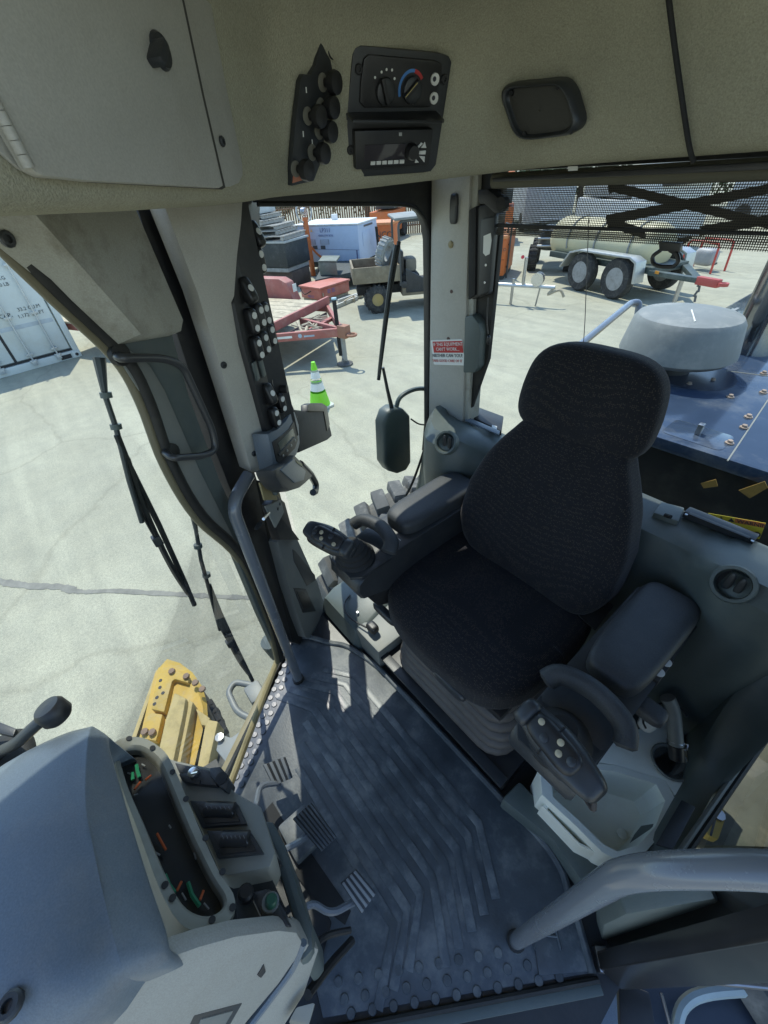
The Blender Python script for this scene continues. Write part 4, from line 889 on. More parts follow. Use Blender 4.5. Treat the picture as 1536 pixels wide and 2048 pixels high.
pillow('white_bottle', Zp(1300, 1440, .33), (.05, .05, .10), M('white_bottle_plastic', (.6, .6, .57), .4), hz, e=.7, n=8)
# liner strip in front of the tray, and the ledge under the side window
slab('front_lip', [Zp(*p, .085) for p in ((1003, 1598), (1040, 1560), (1085, 1610), (1160, 1690), (1205, 1715), (1262, 1735), (1330, 1720), (1360, 1745), (1290, 1790), (1190, 1800), (1150, 1745), (1105, 1680))], (0, 0, -.085), grey, ln, bevel=.014)
slab('kick_plate', [Zp(*p, .26) for p in ((1362, 1600), (1390, 1615), (1345, 1700), (1310, 1690))], (0, 0, .004), bsat, ln, bevel=.002)
# ================================================================== dashboard
db = thing('dashboard', (.46, .3, 0), 'grey moulded dashboard with gauge pod on its pedestal', 'dashboard')
rowsd = [[(217, 1492, .855), (240, 1570, .865), (266, 1660, .87), (300, 1770, .87), (331, 1858, .865), (341, 1900, .85)],
         [(212, 1478, .875), (228, 1570, .885), (254, 1665, .89), (288, 1778, .89), (318, 1870, .885), (334, 1922, .865)],
         [(182, 1462, .895), (176, 1590, .925), (192, 1690, .93), (216, 1800, .93), (240, 1893, .92), (262, 1952, .895)],
         [(172, 1462, .897), (160, 1590, .93), (176, 1690, .936), (200, 1800, .936), (224, 1893, .925), (248, 1960, .898)],
         [(110, 1480, .905), (70, 1620, .945), (80, 1720, .95), (105, 1850, .95), (140, 1960, .94), (180, 2042, .90)],
         [(0, 1535, .905), (-60, 1660, .945), (-80, 1760, .95), (-80, 1900, .95), (-50, 2020, .94), (20, 2140, .90)],
         [(-150, 1640, .88), (-250, 1740, .91), (-300, 1850, .92), (-300, 2000, .92), (-260, 2150, .91), (-180, 2300, .88)]]
gr = [[Zp(*p) for p in r] for r in rowsd]
# extra columns fold the cowl down at both ends
for r in gr:
    a, b = r[0]+(r[0]-r[1])*.12, r[-1]+(r[-1]-r[-2])*.12
    r.insert(0, a-UP*.05); r.insert(0, a-UP*.22); r.append(b-UP*.05)
gr.insert(0, [p-UP*.05+V((0, .03, 0)) for p in gr[0]])
gr = [crom(r, 4) for r in gr]
colz = list(zip(*gr)); colz = [crom(c, 3) for c in colz]; gr = [list(r) for r in zip(*colz)]
loft('cowl', gr, dashm, db, closed=False, sharp=60)
screw('cowl_screw', Zp(22, 2012, .945), UP, .014, bsat, db)
q1, q2, q3 = Zp(300, 1938, .86), Zp(595, 1885, .60), Zp(480, 2060, .52)
nQ = (q2-q1).cross(q3-q1).normalized(); nQ = nQ if nQ.z > 0 else -nQ; dQ = nQ.dot(q1)
def SQ(px, py, o=0.): return Pp(px, py, nQ, dQ+o)
slab('side_panel', [SQ(*p) for p in ((250, 1958), (300, 1936), (345, 1915), (400, 1895), (475, 1874), (560, 1862), (596, 1866), (607, 1885), (598, 1915), (560, 1970), (485, 2060), (380, 2200), (120, 2200), (160, 2050))], -nQ*.03, dashl, db, bevel=.012)
slab('grab_recess', [SQ(*p, .001) for p in ((372, 2066), (388, 2032), (486, 2006), (452, 2066))], -nQ*.02, bsat, db, bevel=.003)
slab('grab_pocket', [SQ(*p, .003) for p in ((392, 2066), (402, 2040), (468, 2022), (442, 2066))], -nQ*.02, greyl, db, bevel=.003)
slab('side_tab', [SQ(*p, .002) for p in ((515, 1952), (528, 1930), (532, 1944), (522, 1957))], -nQ*.004, black, db, bevel=.001)
tube('panel_edge', crom([SQ(607, 1885, -.004), SQ(585, 1935, -.004), SQ(545, 1990, -.004), SQ(490, 2062, -.004)], 5), .007, dashm, db, seg=8)
slab('front_apron', [SQ(*p, -.012) for p in ((600, 1880), (640, 1900), (610, 1990), (560, 2070), (470, 2070), (560, 1970))], -nQ*.05, dashl, db, bevel=.01)
slab('switch_recess', [Zp(*p) for p in ((578, 2040, .40), (592, 2014, .42), (632, 2003, .42), (618, 2050, .40))], V((0, .01, -.03)), greyl, db, bevel=.005)
# gauge pod
nG = V((0, -.52, .854)).normalized(); dG = nG.dot(V((.46, .215, .76)))
def Gg(px, py, o=0.): return Pp(px, py, nG, dG+o)
go = crom([Gg(*p) for p in ((226, 1494), (243, 1476), (283, 1474), (322, 1495), (347, 1530), (395, 1645), (440, 1745), (468, 1788), (470, 1828), (442, 1860), (398, 1868), (358, 1852), (320, 1790), (280, 1680), (240, 1570))], 3, True)
gi = crom([Gg(*p, -.004) for p in ((240, 1512), (250, 1500), (280, 1497), (306, 1512), (326, 1540), (376, 1660), (420, 1750), (446, 1792), (446, 1815), (424, 1830), (395, 1828), (364, 1806), (330, 1745), (290, 1650), (255, 1570))], 3, True)
oc = sum(go, V((0, 0, 0)))/len(go)
bezm = M('worn_olive_bezel', (.26, .26, .215), .45, var=.08, dirt=(.14, .13, .1, .5), ds=14)
loft('gauge_bezel', [[p-nG*.07 for p in go], [p-nG*.008 for p in go], [p.lerp(q, .10)+nG*.002 for p, q in zip(go, gi)], [p.lerp(q, .8)+nG*.003 for p, q in zip(go, gi)], [p-nG*.002 for p in gi], [p-nG*.022 for p in gi]], bezm, db, caps=False)
add('gauge_face', [p-nG*.020 for p in gi], [tuple(range(len(gi)))], M('gauge_black', (.015, .016, .015), .5), db)
lens = add('gauge_lens', [p-nG*.006 for p in gi], [tuple(range(len(gi)))], paned, db)
for p in ((258, 1477), (305, 1496), (345, 1544), (372, 1598), (411, 1676), (445, 1744), (465, 1815), (424, 1840), (345, 1796), (330, 1770), (224, 1500)): lathe('bezel_screw', [(.0055, 0), (.0055, .0012), (.0001, .0012)], Gg(*p, .002), nG, black, db, seg=10)
orange = M('needle_orange', (.75, .16, .04), .5); green = M('gauge_green', (.03, .30, .14), .5)
for a, b in (((269, 1579), (281, 1564)), ((291, 1560), (302, 1551)), ((314, 1667), (332, 1700)), ((354, 1782), (363, 1763)), ((400, 1800), (407, 1781))):
    tube('needle', [Gg(*a, -.014), Gg(*b, -.014)], .0022, orange, db, seg=6)
for q in (((273, 1530), (275, 1542), (279, 1555)), ((376, 1765), (384, 1790), (399, 1812)), ((330, 1750), (338, 1770), (350, 1786)), ((264, 1546), (266, 1560))):
    tube('green_band', [Gg(*p, -.0165) for p in q], .0035, green, db, seg=6)
for a, b in (((283, 1528), (290, 1532)), ((364, 1786), (372, 1800)), ((408, 1806), (418, 1818)), ((302, 1700), (320, 1710)), ((338, 1650), (342, 1656)), ((388, 1705), (392, 1718)), ((255, 1546), (262, 1548)), ((268, 1590), (276, 1588)), ((345, 1800), (352, 1806))):
    tube('dial_print', [Gg(*a, -.0165), Gg(*b, -.0165)], .0015, M('dial_grey', (.35, .37, .36), .5), db, seg=5)

# vent console under the gauges
vc = [(330, 1512), (352, 1520), (425, 1535), (470, 1583), (522, 1612), (552, 1705), (540, 1735), (455, 1752), (440, 1745), (395, 1645)]
slab('vent_console', [Zp(*p, .675) for p in vc], V((0, .02, -.13)), M('vent_console_plastic', (.22, .225, .195), .5, var=.08, dirt=(.12, .11, .09, .4), ds=8), db, bevel=.008)
slab('switch_block', [Zp(*p, .69) for p in ((348, 1524), (418, 1540), (436, 1572), (368, 1566))], V((0, .0, -.03)), bsat, db, bevel=.004)
slab('switch_well', [Zp(*p, .692) for p in ((357, 1548), (378, 1545), (402, 1560), (398, 1570), (364, 1562))], V((0, .0, -.01)), black, db, bevel=.002)
lathe('ignition_barrel', [(.010, 0), (.010, .012), (.006, .014), (.0001, .014)], Zp(389, 1548, .69), UP, alu, db, seg=14)
tube('ignition_key', [Zp(384, 1548, .705), Zp(396, 1545, .712)], .003, alu, db, seg=6)
slab('black_box', [Zp(*p, .70) for p in ((420, 1552), (418, 1535), (440, 1532), (458, 1560), (452, 1582), (440, 1575))], V((0, 0, -.05)), bsat, db, bevel=.004)
lathe('round_knob', [(.012, 0), (.012, .012), (.0001, .013)], Zp(446, 1560, .69), UP, blackm, db, seg=14)
for q in (((378, 1600), (474, 1606), (493, 1648), (402, 1654)), ((412, 1660), (500, 1662), (526, 1706), (434, 1716))):
    fr_ = slab('vent_frame', [Zp(*p, .688) for p in q], V((0, 0, -.02)), bsat, db, bevel=.003)
    cq = [Zp(*p, .690) for p in q]; m_ = sum(cq, V((0, 0, 0)))/4
    inn = [m_+(p-m_)*.78+UP*.0005 for p in cq]
    slab('vent_well', inn, V((0, 0, -.02)), black, fr_, bevel=.001)
    a, b = inn[0].lerp(inn[3], .3), inn[1].lerp(inn[2], .3)
    tube('vent_roller', [a.lerp(b, .22)+UP*.0, a.lerp(b, .98)], .0135, black, fr_, seg=12)
    for k in range(6):
        c = a.lerp(b, .30+k*.12); d = (inn[3]-inn[0]).normalized()
        tube('louvre', [c-d*.012+UP*.004, c+UP*.0145, c+d*.012+UP*.006], .0012, M('louvre_edge', (.1, .1, .1), .4), fr_, seg=5)
slab('lower_switch_panel', [Zp(*p, .655) for p in ((470, 1792), (536, 1776), (580, 1852), (476, 1872))], V((0, .0, -.05)), bsat, db, bevel=.005)
lathe('turn_knob', [(.014, 0), (.014, .014), (.010, .018), (.0001, .018)], Zp(490, 1792, .66), (0, -.4, 1), black, db, seg=14)
gb_ = lathe('push_button', [(.015, 0), (.015, .006), (.0001, .006)], Zp(541, 1806, .655), (0, -.3, 1), greyl, db, seg=18)
lathe('green_cap', [(.0105, 0), (.0105, .012), (.008, .016), (.0001, .016)], Zp(542, 1805, .661), (0, -.3, 1), M('dark_green_cap', (.02, .08, .05), .35), gb_, seg=14)
tube('print_line', [Zp(508, 1800, .657), Zp(528, 1842, .657)], .0025, black, db, seg=5)
# pedestal
ped = [[V((x, y, z)) for x, y in q] for z, q in ((-.005, ((.60, .16), (.64, .70), (.22, .70), (.26, .24))), (.25, ((.60, .16), (.64, .70), (.22, .70), (.25, .20))), (.50, ((.58, .15), (.64, .70), (.20, .70), (.25, .15))), (.60, ((.58, .12), (.64, .70), (.20, .70), (.24, .12))))]
loft('pedestal', ped, bsat, db, smooth=False)
slab('column_cover', [Zp(*p, .52) for p in ((520, 1640), (545, 1640), (570, 1690), (600, 1790), (625, 1850), (628, 1900), (600, 1930), (590, 1850), (556, 1740))], V((0, .03, -.30)), grey, db, bevel=.012)
for k, p in enumerate(((536, 1690), (541, 1702), (546, 1716), (552, 1730), (546, 1742))): box('connector', Zp(*p, .58), (.016, .018, .02), (black, bsat, greyl)[k % 3], db, bevel=.002)
tube('wiring', crom([Zp(600, 1960, .25), Zp(640, 1880, .15), Zp(700, 1860, .08)], 5), .008, black, db, seg=8)
tube('wiring', crom([Zp(615, 1990, .25), Zp(660, 1930, .12), Zp(705, 1880, .06)], 5), .010, blackm, db, seg=8)
# ball-topped lever at the far side of the dash
bl_ = thing('ball_lever', Zp(0, 1510, .82), 'black lever with drum knob at the dashboard edge', 'lever')
tube('arm', arcpath([Zp(-60, 1560, .80), Zp(0, 1502, .84), Zp(30, 1490, .87), Zp(70, 1452, .90), Zp(95, 1432, .91)], .03, 4), .011, bsat, bl_, seg=10)
lathe('knob', [(.0001, -.022), (.020, -.020), (.026, -.012), (.026, .010), (.021, .018), (.0001, .020)], Zp(106, 1424, .915), (.25, .15, 1), black, bl_, seg=20)
slab('bracket', [Zp(*p, .86) for p in ((-40, 1450), (0, 1446), (40, 1462), (34, 1478), (0, 1470), (-40, 1480))], (0, 0, .012), bsat, bl_, bevel=.003)
pillow('boot', Zp(10, 1525, .80), (.12, .10, .05), blackm, bl_, e=.7, n=8)
# ================================================================== pedals
def pedal(label, quad, z, arm_pts, nrib, tilt):
    t = thing('foot_pedal', Zp(*quad[2], 0), label, 'pedal', 'foot pedals below the dashboard')
    pts = [Zp(*p, z+dz) for p, dz in zip(quad, (tilt, tilt, 0, 0))]
    nrm = (pts[1]-pts[0]).cross(pts[3]-pts[0]).normalized(); nrm = nrm if nrm.z > 0 else -nrm
    slab('pad', pts, -nrm*.014, bsat, t, bevel=.003)
    for k in range(nrib):
        f0, f1 = (k+.2)/nrib, (k+.75)/nrib
        q = [pts[0].lerp(pts[1], f0), pts[0].lerp(pts[1], f1), pts[3].lerp(pts[2], f1), pts[3].lerp(pts[2], f0)]
        slab('rib', [p+nrm*.0 for p in q], nrm*.006, ribm if nrib > 4 else M('worn_pedal_rib', (.2, .21, .215), .35, dirt=(.1, .1, .1, .4)), t, bevel=.002)
    tube('arm', arcpath([V(a) for a in arm_pts], .05, 5), .009, tubem, t, seg=8)
    return t
pedal('narrow ribbed foot pedal nearest the closed door sill', [(525, 1530), (570, 1514), (585, 1556), (546, 1572)], .13, [Zp(560, 1566, .12), Zp(520, 1570, .16), Zp(510, 1620, .22), V((.58, .20, .22))], 4, .03)
pedal('wide ribbed foot pedal between the two narrow pedals', [(585, 1638), (622, 1604), (674, 1674), (642, 1704)], .12, [Zp(630, 1660, .10), Zp(590, 1690, .16), V((.48, .20, .2))], 6, .03)
pedal('ribbed foot pedal nearest the open doorway', [(682, 1768), (712, 1738), (752, 1786), (722, 1828)], .12, [Zp(715, 1800, .10), Zp(660, 1830, .14), Zp(620, 1800, .18), V((.28, .25, .2))], 4, .03)
for q in (((512, 1642), (545, 1604), (592, 1684), (560, 1702)), ((588, 1745), (618, 1700), (702, 1822), (690, 1850), (640, 1812))):
    slab('pedal_slot', [Zp(*p, .0088) for p in q], (0, 0, .001), blackm, fm, bevel=0)
box('pedal_tunnel', (.50, .06, .02), (.12, .10, .05), matr, fm, bevel=.01)
# ================================================================== wipers outside the door glass
def wiper(label, pl, arm_px, cl_px, blade_px, cap):
    t = thing('wiper', pl(*arm_px[0]), label, 'wiper', 'wipers outside the cab glass')
    tube('arm', [pl(*p) for p in arm_px], [.013]+[.006]*(len(arm_px)-1), bsat, t, seg=8)
    for p in cl_px: lathe('clip', [(.012, -.006), (.012, .006)], pl(*p), pl(*arm_px[-1])-pl(*arm_px[0]), grey, t, seg=10)
    a, b = pl(*blade_px[0]), pl(*blade_px[-1])
    tube('blade', [pl(*p) for p in blade_px], .0075, blackm, t, seg=6)
    off = (pl(blade_px[0][0]-cap, blade_px[0][1]+cap*.35)-a)
    m1, m2 = a.lerp(b, .30), a.lerp(b, .72)
    tube('bridge', crom([a.lerp(b, .08), m1+off*.8, a.lerp(b, .5)+off, m2+off*.8, a.lerp(b, .93)], 5), [.004]+[.008]*19+[.004], black, t, seg=6)
    box('pivot', a.lerp(b, .52)+off*1.15, (.022, .022, .03), bsat, t, bevel=.004)
    tube('washer_hose', crom([a.lerp(b, .2)+off*.9, a.lerp(b, .35)+off*1.5, a.lerp(b, .5)+off*1.3], 5), .003, black, t, seg=6)
    return t
wiper('long black wiper hanging outside the closed door glass', lambda x, y: D(x, y, .83), [(198, 715), (210, 790), (232, 855), (258, 960), (284, 1045)], [(212, 790), (232, 853)], [(234, 870), (258, 930), (318, 1050), (370, 1165), (389, 1210)], 14)
wiper('short black wiper hanging near the hand rail', lambda x, y: D(x, y, .80), [(378, 985), (392, 1060), (402, 1120), (424, 1200), (440, 1260)], [(396, 1092), (413, 1150)], [(418, 1170), (440, 1225), (470, 1290), (505, 1361)], 10)
qwp = lambda x, y: Xp(x, y, 1.27)
wq = thing('wiper', qwp(795, 900), 'wiper with grey motor housing on the quarter window', 'wiper', 'wipers outside the cab glass')
mc_ = [(776, 826), (790, 816), (808, 817), (822, 832), (824, 925), (814, 942), (796, 949), (780, 944), (770, 930), (768, 850)]
slab('motor_cover', [Xp(*p, 1.25) for p in mc_], (.07, 0, 0), grey, wq, bevel=.018, bseg=3)
tube('arm', [qwp(785, 822), qwp(775, 780), qwp(766, 735)], [.010, .007, .006], bsat, wq, seg=8)
tube('blade', [qwp(798, 483), qwp(778, 600), qwp(757, 760)], .007, blackm, wq, seg=6)
tube('bridge', crom([qwp(792, 490), qwp(780, 560), qwp(770, 640), qwp(761, 720), qwp(758, 750)], 5), .007, black, wq, seg=6)
tube('cable', crom([qwp(792, 818), qwp(800, 795), qwp(825, 780), qwp(852, 778), qwp(868, 790)], 5), .010, grey, wq, seg=8)
tube('cable', crom([qwp(822, 838), qwp(838, 848), qwp(858, 850)], 5), .004, black, wq, seg=6)
# ================================================================== outside the cab: hood, stack, tyre, blade
ho = thing('engine_hood', (.45, -2.8, GZ), 'dusty dark engine hood behind the rear window', 'engine hood')
HZ = .66
def Hp(px, py, o=0.): return Zp(px, py, HZ+o)
yf = Hp(1319, 879).y
hood_r = [(1.0, yf+.02), (.97, yf), (-.35, yf-.05), (-.35, yf-2.9), (1.0, yf-2.9)]
slab('top_panel', [(x, y, HZ) for x, y in hood_r], (0, 0, -.06), hoodm, ho, bevel=.015)
slab('front_bulkhead', [(1.0, yf-.02, HZ-.03), (-.6, yf-.08, HZ-.03), (-.6, yf-.08, -.9), (1.0, yf-.02, -.9)], (0, -.05, 0), hoodf, ho, bevel=.004)
slab('side_panel', [(.985, yf-.03, HZ-.03), (.985, yf-2.9, HZ-.03), (.985, yf-2.9, -.9), (.985, yf-.03, -.9)], (-.04, 0, 0), catyel, ho, bevel=.004)
def seam(a, b): tube('panel_seam', [Hp(*a, .001), Hp(*b, .001)], .003, M('seam_line', (.28, .28, .25), .6), ho, seg=5)
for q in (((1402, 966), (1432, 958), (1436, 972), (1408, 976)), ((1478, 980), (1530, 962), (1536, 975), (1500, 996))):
    slab('yellow_reflection', [Yp(*p, yf-.01) for p in q], (0, .004, 0), M('amber_reflection_paint', (.30, .19, .05), .6, dirt=(.1, .07, .03, .6), ds=20), ho, bevel=0)  # yellow reflections in the bulkhead, put in as thin coloured slabs
seam((1455, 922), (1536, 800)); seam((1400, 735), (1536, 752)); seam((1150, 850), (1319, 879)) if False else None
for p in ((1414, 720), (1460, 795), (1496, 835), (1526, 786), (1487, 856), (1458, 887), (1425, 762), (1378, 770), (1527, 748)): lathe('hood_bolt', [(.017, 0), (.017, .006), (.010, .007), (.010, .016), (.0001, .017)], Hp(*p, 0), UP, M('rusty_bolt', (.32, .25, .20), .6), ho, seg=8)
pl_ = plate('access_plate', Hp(1395, 868, .002), (-1, 0, 0), (0, -1, 0), rrect(.24, .17, .03), -.006, hoodm, ho)
box('plate_latch', Hp(1400, 858, .025), (.022, .03, .05), steel, ho, bevel=.004)
for k in range(9): box('grille_bar', Hp(1395+9*k, 640-2*k, .02), (.02, .16, .03), caps, ho, bevel=.004)
mb = V((.70, -2.55, HZ))
qd = Hp(1386, 752); mb = V((qd.x, qd.y, HZ))
pc = thing('air_precleaner', mb, 'grey mushroom-shaped air precleaner standing on the hood', 'precleaner')
lathe('base_plate', [(.20, 0), (.20, .006), (.0001, .007)], mb, UP, M('blue_black_plate', (.035, .045, .07), .2), pc, seg=28)
ctr = Yp(1352, 700, mb.y); dep = (AX*(ctr-C0).x+AY*(ctr-C0).y+AZ*(ctr-C0).z).z; rr_ = 103/FPX*dep
mb2 = V((ctr.x, mb.y, HZ))
lathe('neck', [(rr_*.36, 0), (rr_*.36, ctr.z-HZ)], mb2, UP, bsat, pc, seg=20)
lathe('dome', [(rr_*.55, -.03), (rr_*.9, -.025), (rr_*1.0, 0), (rr_*.99, .02), (rr_*.9, .16), (rr_*.84, .185), (rr_*.6, .197), (rr_*.3, .203), (.001, .205)], V((ctr.x, mb.y, ctr.z)), UP, caps, pc, seg=36)
tube('moulded_rib', [V((ctr.x, mb.y, ctr.z+.206)), V((ctr.x-.08, mb.y+rr_*.55, ctr.z+.197))], .004, MATS['white_print'], pc, seg=5)
ex0 = Hp(1500, 700); exh = thing('exhaust_stack', ex0, 'tall dark glossy exhaust stack on the hood', 'exhaust stack')
dep2 = (AX*(ex0-C0).x+AY*(ex0-C0).y+AZ*(ex0-C0).z).z
lathe('pipe', [(38/FPX*dep2, 0), (38/FPX*dep2, .5), (36/FPX*dep2, 1.3)], ex0, (-.0, 0, 1), M('dark_chrome', (.22, .23, .24), .12, .9), exh, seg=24)
gr_ = thing('hood_grab_rail', Hp(1180, 700), 'grey grab rail along the hood edge', 'grab rail')
tube('rail', arcpath([Hp(1120, 740, .0), Hp(1130, 715, .10), Zp(1262, 606, .80), Zp(1279, 604, .80), Hp(1272, 650, .0)], .06, 5), .022, M('blue_grey_tube', (.16, .19, .24), .25), gr_, seg=12)
# tandem tyre beside the cab
ty = thing('drive_tyre', (1.56, -1.33, GZ), 'large dusty lugged drive tyre beside the cab', 'tyre')
tc_ = V((1.56, -1.33, -.62)); tr_ = .66; hw = .20
lathe('carcass', [(.30, -.17), (.45, -.20), (.58, -.19), (tr_*.94, -.15), (tr_*.955, -.08), (tr_*.955, .08), (tr_*.94, .15), (.58, .19), (.45, .20), (.30, .17)], tc_, (1, 0, 0), tyrem, ty, seg=48)
lathe('rim', [(.30, .12), (.26, .06), (.10, .05), (.10, .10), (.0001, .10)], tc_, (1, 0, 0), catyel, ty, seg=24)
for k in range(28):
    for side in (-1, 1):
        a = 2*math.pi*(k+.25*side)/28
        rad = V((0, math.cos(a), math.sin(a))); tan = V((0, -math.sin(a), math.cos(a)))
        ax = ((V((1, 0, 0))*.9+tan*.42*side).normalized(), None, rad); ax = (ax[0], rad.cross(ax[0]).normalized(), rad)
        box('lug', tc_+rad*(tr_*.965)+V((side*.10, 0, 0)), (.205, .098, .07), tyrem, ty, ax=ax, bevel=.012, taper=.86)
ty2 = thing('drive_tyre', (-.75, -1.33, GZ), 'large drive tyre beyond the side window by the tray', 'tyre')
tl_ = V((-.75, -1.33, -.62))
for ch in list(ty.children):
    o = ch.copy(); COL.objects.link(o); o.parent = ty2; o.location = ch.location
sb_ = thing('yellow_frame_bracket', Zp(1425, 1650, -.5), 'yellow bolted frame bracket seen through the tray side window', 'bracket')
slab('plate', [Zp(*p, -.25) for p in ((1432, 1602), (1448, 1612), (1453, 1636), (1438, 1680), (1418, 1672), (1404, 1652), (1418, 1628))], (0, 0, -.05), catyel, sb_, bevel=.01)
slab('groove', [Zp(*p, -.247) for p in ((1430, 1632), (1434, 1634), (1424, 1672), (1420, 1670))], (0, 0, -.004), black, sb_, bevel=0)
lathe('bolt', [(.02, 0), (.02, .012), (.0001, .014)], Zp(1436, 1630, -.25), UP, steel, sb_, seg=8)
slab('lower_frame', [Zp(*p, -.35) for p in ((1380, 1690), (1430, 1600), (1560, 1440), (1700, 1440), (1700, 1700))], (0, 0, -.05), M('olive_dark_plate', (.09, .095, .07), .6, var=.3, dirt=(.3, .27, .18, .6), ds=4), sb_, bevel=.01)
# grader blade end with its slide rails
gb2 = thing('grader_blade', Zp(350, 1430, GZ), 'yellow curved grader blade end with bolted slide rails', 'grader blade')
def Bl(px, py, z): return Zp(px, py, z)
arcp = [(318, 1336), (334, 1318), (360, 1326), (385, 1345), (404, 1372), (414, 1405), (416, 1440)]
vs = []
for i, p in enumerate(arcp):
    vs.append(Bl(*p, -.62-.03*i)); vs.append(Bl(p[0]-26, p[1]+14, -.66-.03*i))
rg = [[Bl(*p, -.62), Bl(p[0]-10, p[1]+9, -.62), Bl(p[0]-45, p[1]+170, -.75), Bl(p[0]-36, p[1]+165, -.80)] for p in arcp]
loft('mouldboard', [[Bl(*p, -.66) for p in arcp], [Bl(p[0]-8, p[1]+10, -.63) for p in arcp], [Bl(p[0]-50, p[1]+190, -.66) for p in arcp], [Bl(p[0]-125, p[1]+480, -.66) for p in arcp]], catyel, gb2, closed=False)
slab('end_bracket', [Bl(*p, -.60) for p in ((316, 1334), (346, 1332), (378, 1352), (376, 1366), (350, 1358), (344, 1362), (328, 1424), (302, 1418))], (0, 0, -.06), catyel, gb2, bevel=.008)
slab('bolt_plate', [Bl(*p, -.605) for p in ((298, 1424), (325, 1428), (318, 1458), (312, 1482), (277, 1476), (288, 1446))], (0, 0, -.05), catyel, gb2, bevel=.008)
slab('cutting_edge', [Bl(*p, -.68) for p in ((312, 1340), (320, 1336), (270, 1480), (180, 1760), (170, 1758), (262, 1478))], (0, 0, -.60), catyd, gb2, bevel=.004)
for p in ((344, 1343), (373, 1353), (391, 1366), (405, 1379), (290, 1464), (305, 1465)): lathe('bolt_head', [(.020, 0), (.018, .012), (.0001, .015)], Bl(*p, -.595), UP, M('rusty_bolt2', (.28, .19, .13), .7), gb2, seg=8)
for p in ((320, 1375), (326, 1386), (314, 1395), (309, 1408), (321, 1361)): lathe('bolt_hole', [(.010, 0), (.010, .002), (.0001, .002)], Bl(*p, -.60), UP, black, gb2, seg=10)
slab('slide_rail', [Bl(*p, -.52) for p in ((348, 1384), (372, 1396), (366, 1430), (345, 1530), (285, 1800), (245, 1790), (312, 1520), (330, 1440))], (0, 0, -.16), catyd, gb2, bevel=.012)
slab('slide_rail_side', [Bl(*p, -.56) for p in ((372, 1396), (386, 1404), (360, 1530), (300, 1800), (286, 1800), (346, 1530))], (0, 0, -.16), catyd, gb2, bevel=.008)
slab('lower_rail', [Bl(*p, -.60) for p in ((412, 1438), (436, 1442), (412, 1550), (355, 1800), (330, 1795), (392, 1545))], (0, 0, -.12), catyd, gb2, bevel=.010)
slab('web_plate', [Bl(*p, -.74) for p in ((352, 1372), (400, 1370), (415, 1440), (395, 1540), (335, 1800), (270, 1800), (340, 1540))], (0, 0, -.50), M('dark_dusty_steel', (.13, .11, .08), .8, dirt=(.3, .24, .15, .5)), gb2, bevel=.006)
slab('end_gusset', [Bl(*p, -.60) for p in ((391, 1416), (420, 1436), (414, 1452), (402, 1450))], (0, 0, -.06), catyd, gb2, bevel=.006)
for k in range(7):
    box('gear_tooth', Bl(424+4*k, 1410+8*k, -.75), (.05, .03, .06), blackm, gb2, bevel=.006)
slab('wear_strip', [Bl(*p, -.76) for p in ((415, 1408), (436, 1414), (446, 1450), (428, 1500), (420, 1500), (430, 1440))], (0, 0, -.05), blackm, gb2, bevel=.008)
slab('grey_hub', [Bl(*p, -.70) for p in ((430, 1490), (450, 1500), (452, 1540), (430, 1545), (420, 1510))], (0, 0, -.06), tyrem, gb2, bevel=.01)
# grab loop and lamp outside the closed door
gl_ = thing('step_grab_loop', Zp(500, 1400, -.12), 'bare steel grab loop with clamp outside the closed door sill', 'grab loop')
tube('loop', arcpath([Zp(512, 1372, -.10), Zp(470, 1364, -.10), Zp(456, 1384, -.10), Zp(474, 1424, -.10), Zp(504, 1438, -.10)], .04, 5), .014, M('dull_galvanised', (.26, .27, .26), .55, .3, dirt=(.4, .37, .3, .5), ds=9), gl_, seg=10)
box('clamp', Zp(512, 1388, -.10), (.09, .07, .06), MATS['dull_galvanised'], gl_, bevel=.012)
slab('bracket_plate', [Zp(*p, -.14) for p in ((500, 1440), (505, 1470), (478, 1540), (455, 1560), (456, 1530), (432, 1500), (440, 1468), (462, 1475), (490, 1456)) ], (0, 0, -.02), M('galvanised_plate', (.30, .32, .32), .6, .1, dirt=(.35, .33, .28, .4)), gl_, bevel=.004)
lathe('bracket_bolt', [(.018, 0), (.018, .012), (.0001, .014)], Zp(440, 1476, -.135), UP, steel, gl_, seg=8)
lm = thing('marker_lamp', Zp(546, 1310, -.1), 'small grey lamp housing below the door edge', 'lamp')
lathe('body', [(.045, -.08), (.05, 0), (.05, .02), (.0001, .022)], Zp(545, 1285, -.02), (.15, .1, 1), grey, lm, seg=18)
lathe('stud', [(.006, 0), (.006, .02), (.0001, .02)], Zp(548, 1274, .0), UP, alu, lm, seg=8)
# sealed crack across the concrete
ck = [(-60, 1148), (0, 1163), (60, 1172), (120, 1174), (150, 1182), (175, 1184), (230, 1182), (300, 1186), (380, 1190), (450, 1194), (540, 1196)]
random.seed(3); up, lo = [], []
cpt = crom([Gp(*p) for p in ck], 8)
for i, p in enumerate(cpt):
    wv = (.036 if i < 32 else .024)*(1+random.uniform(-.3, .3)); t = (cpt[min(i+1, len(cpt)-1)]-cpt[max(i-1, 0)]).normalized(); nn = V((-t.y, t.x, 0))
    up.append(p+nn*wv+V((0, 0, .004))); lo.append(p-nn*wv+V((0, 0, .004)))
n = len(up); cs_ = add('crack_seal', up+lo, [(i, i+1, n+i+1, n+i) for i in range(n-1)], M('tar_seal', (.20, .195, .165), .8, var=.3, vs=6, dirt=(.3, .28, .24, .6), ds=5))
tag(cs_, 'grey tar sealed crack running across the concrete', 'crack seal', kind='structure')
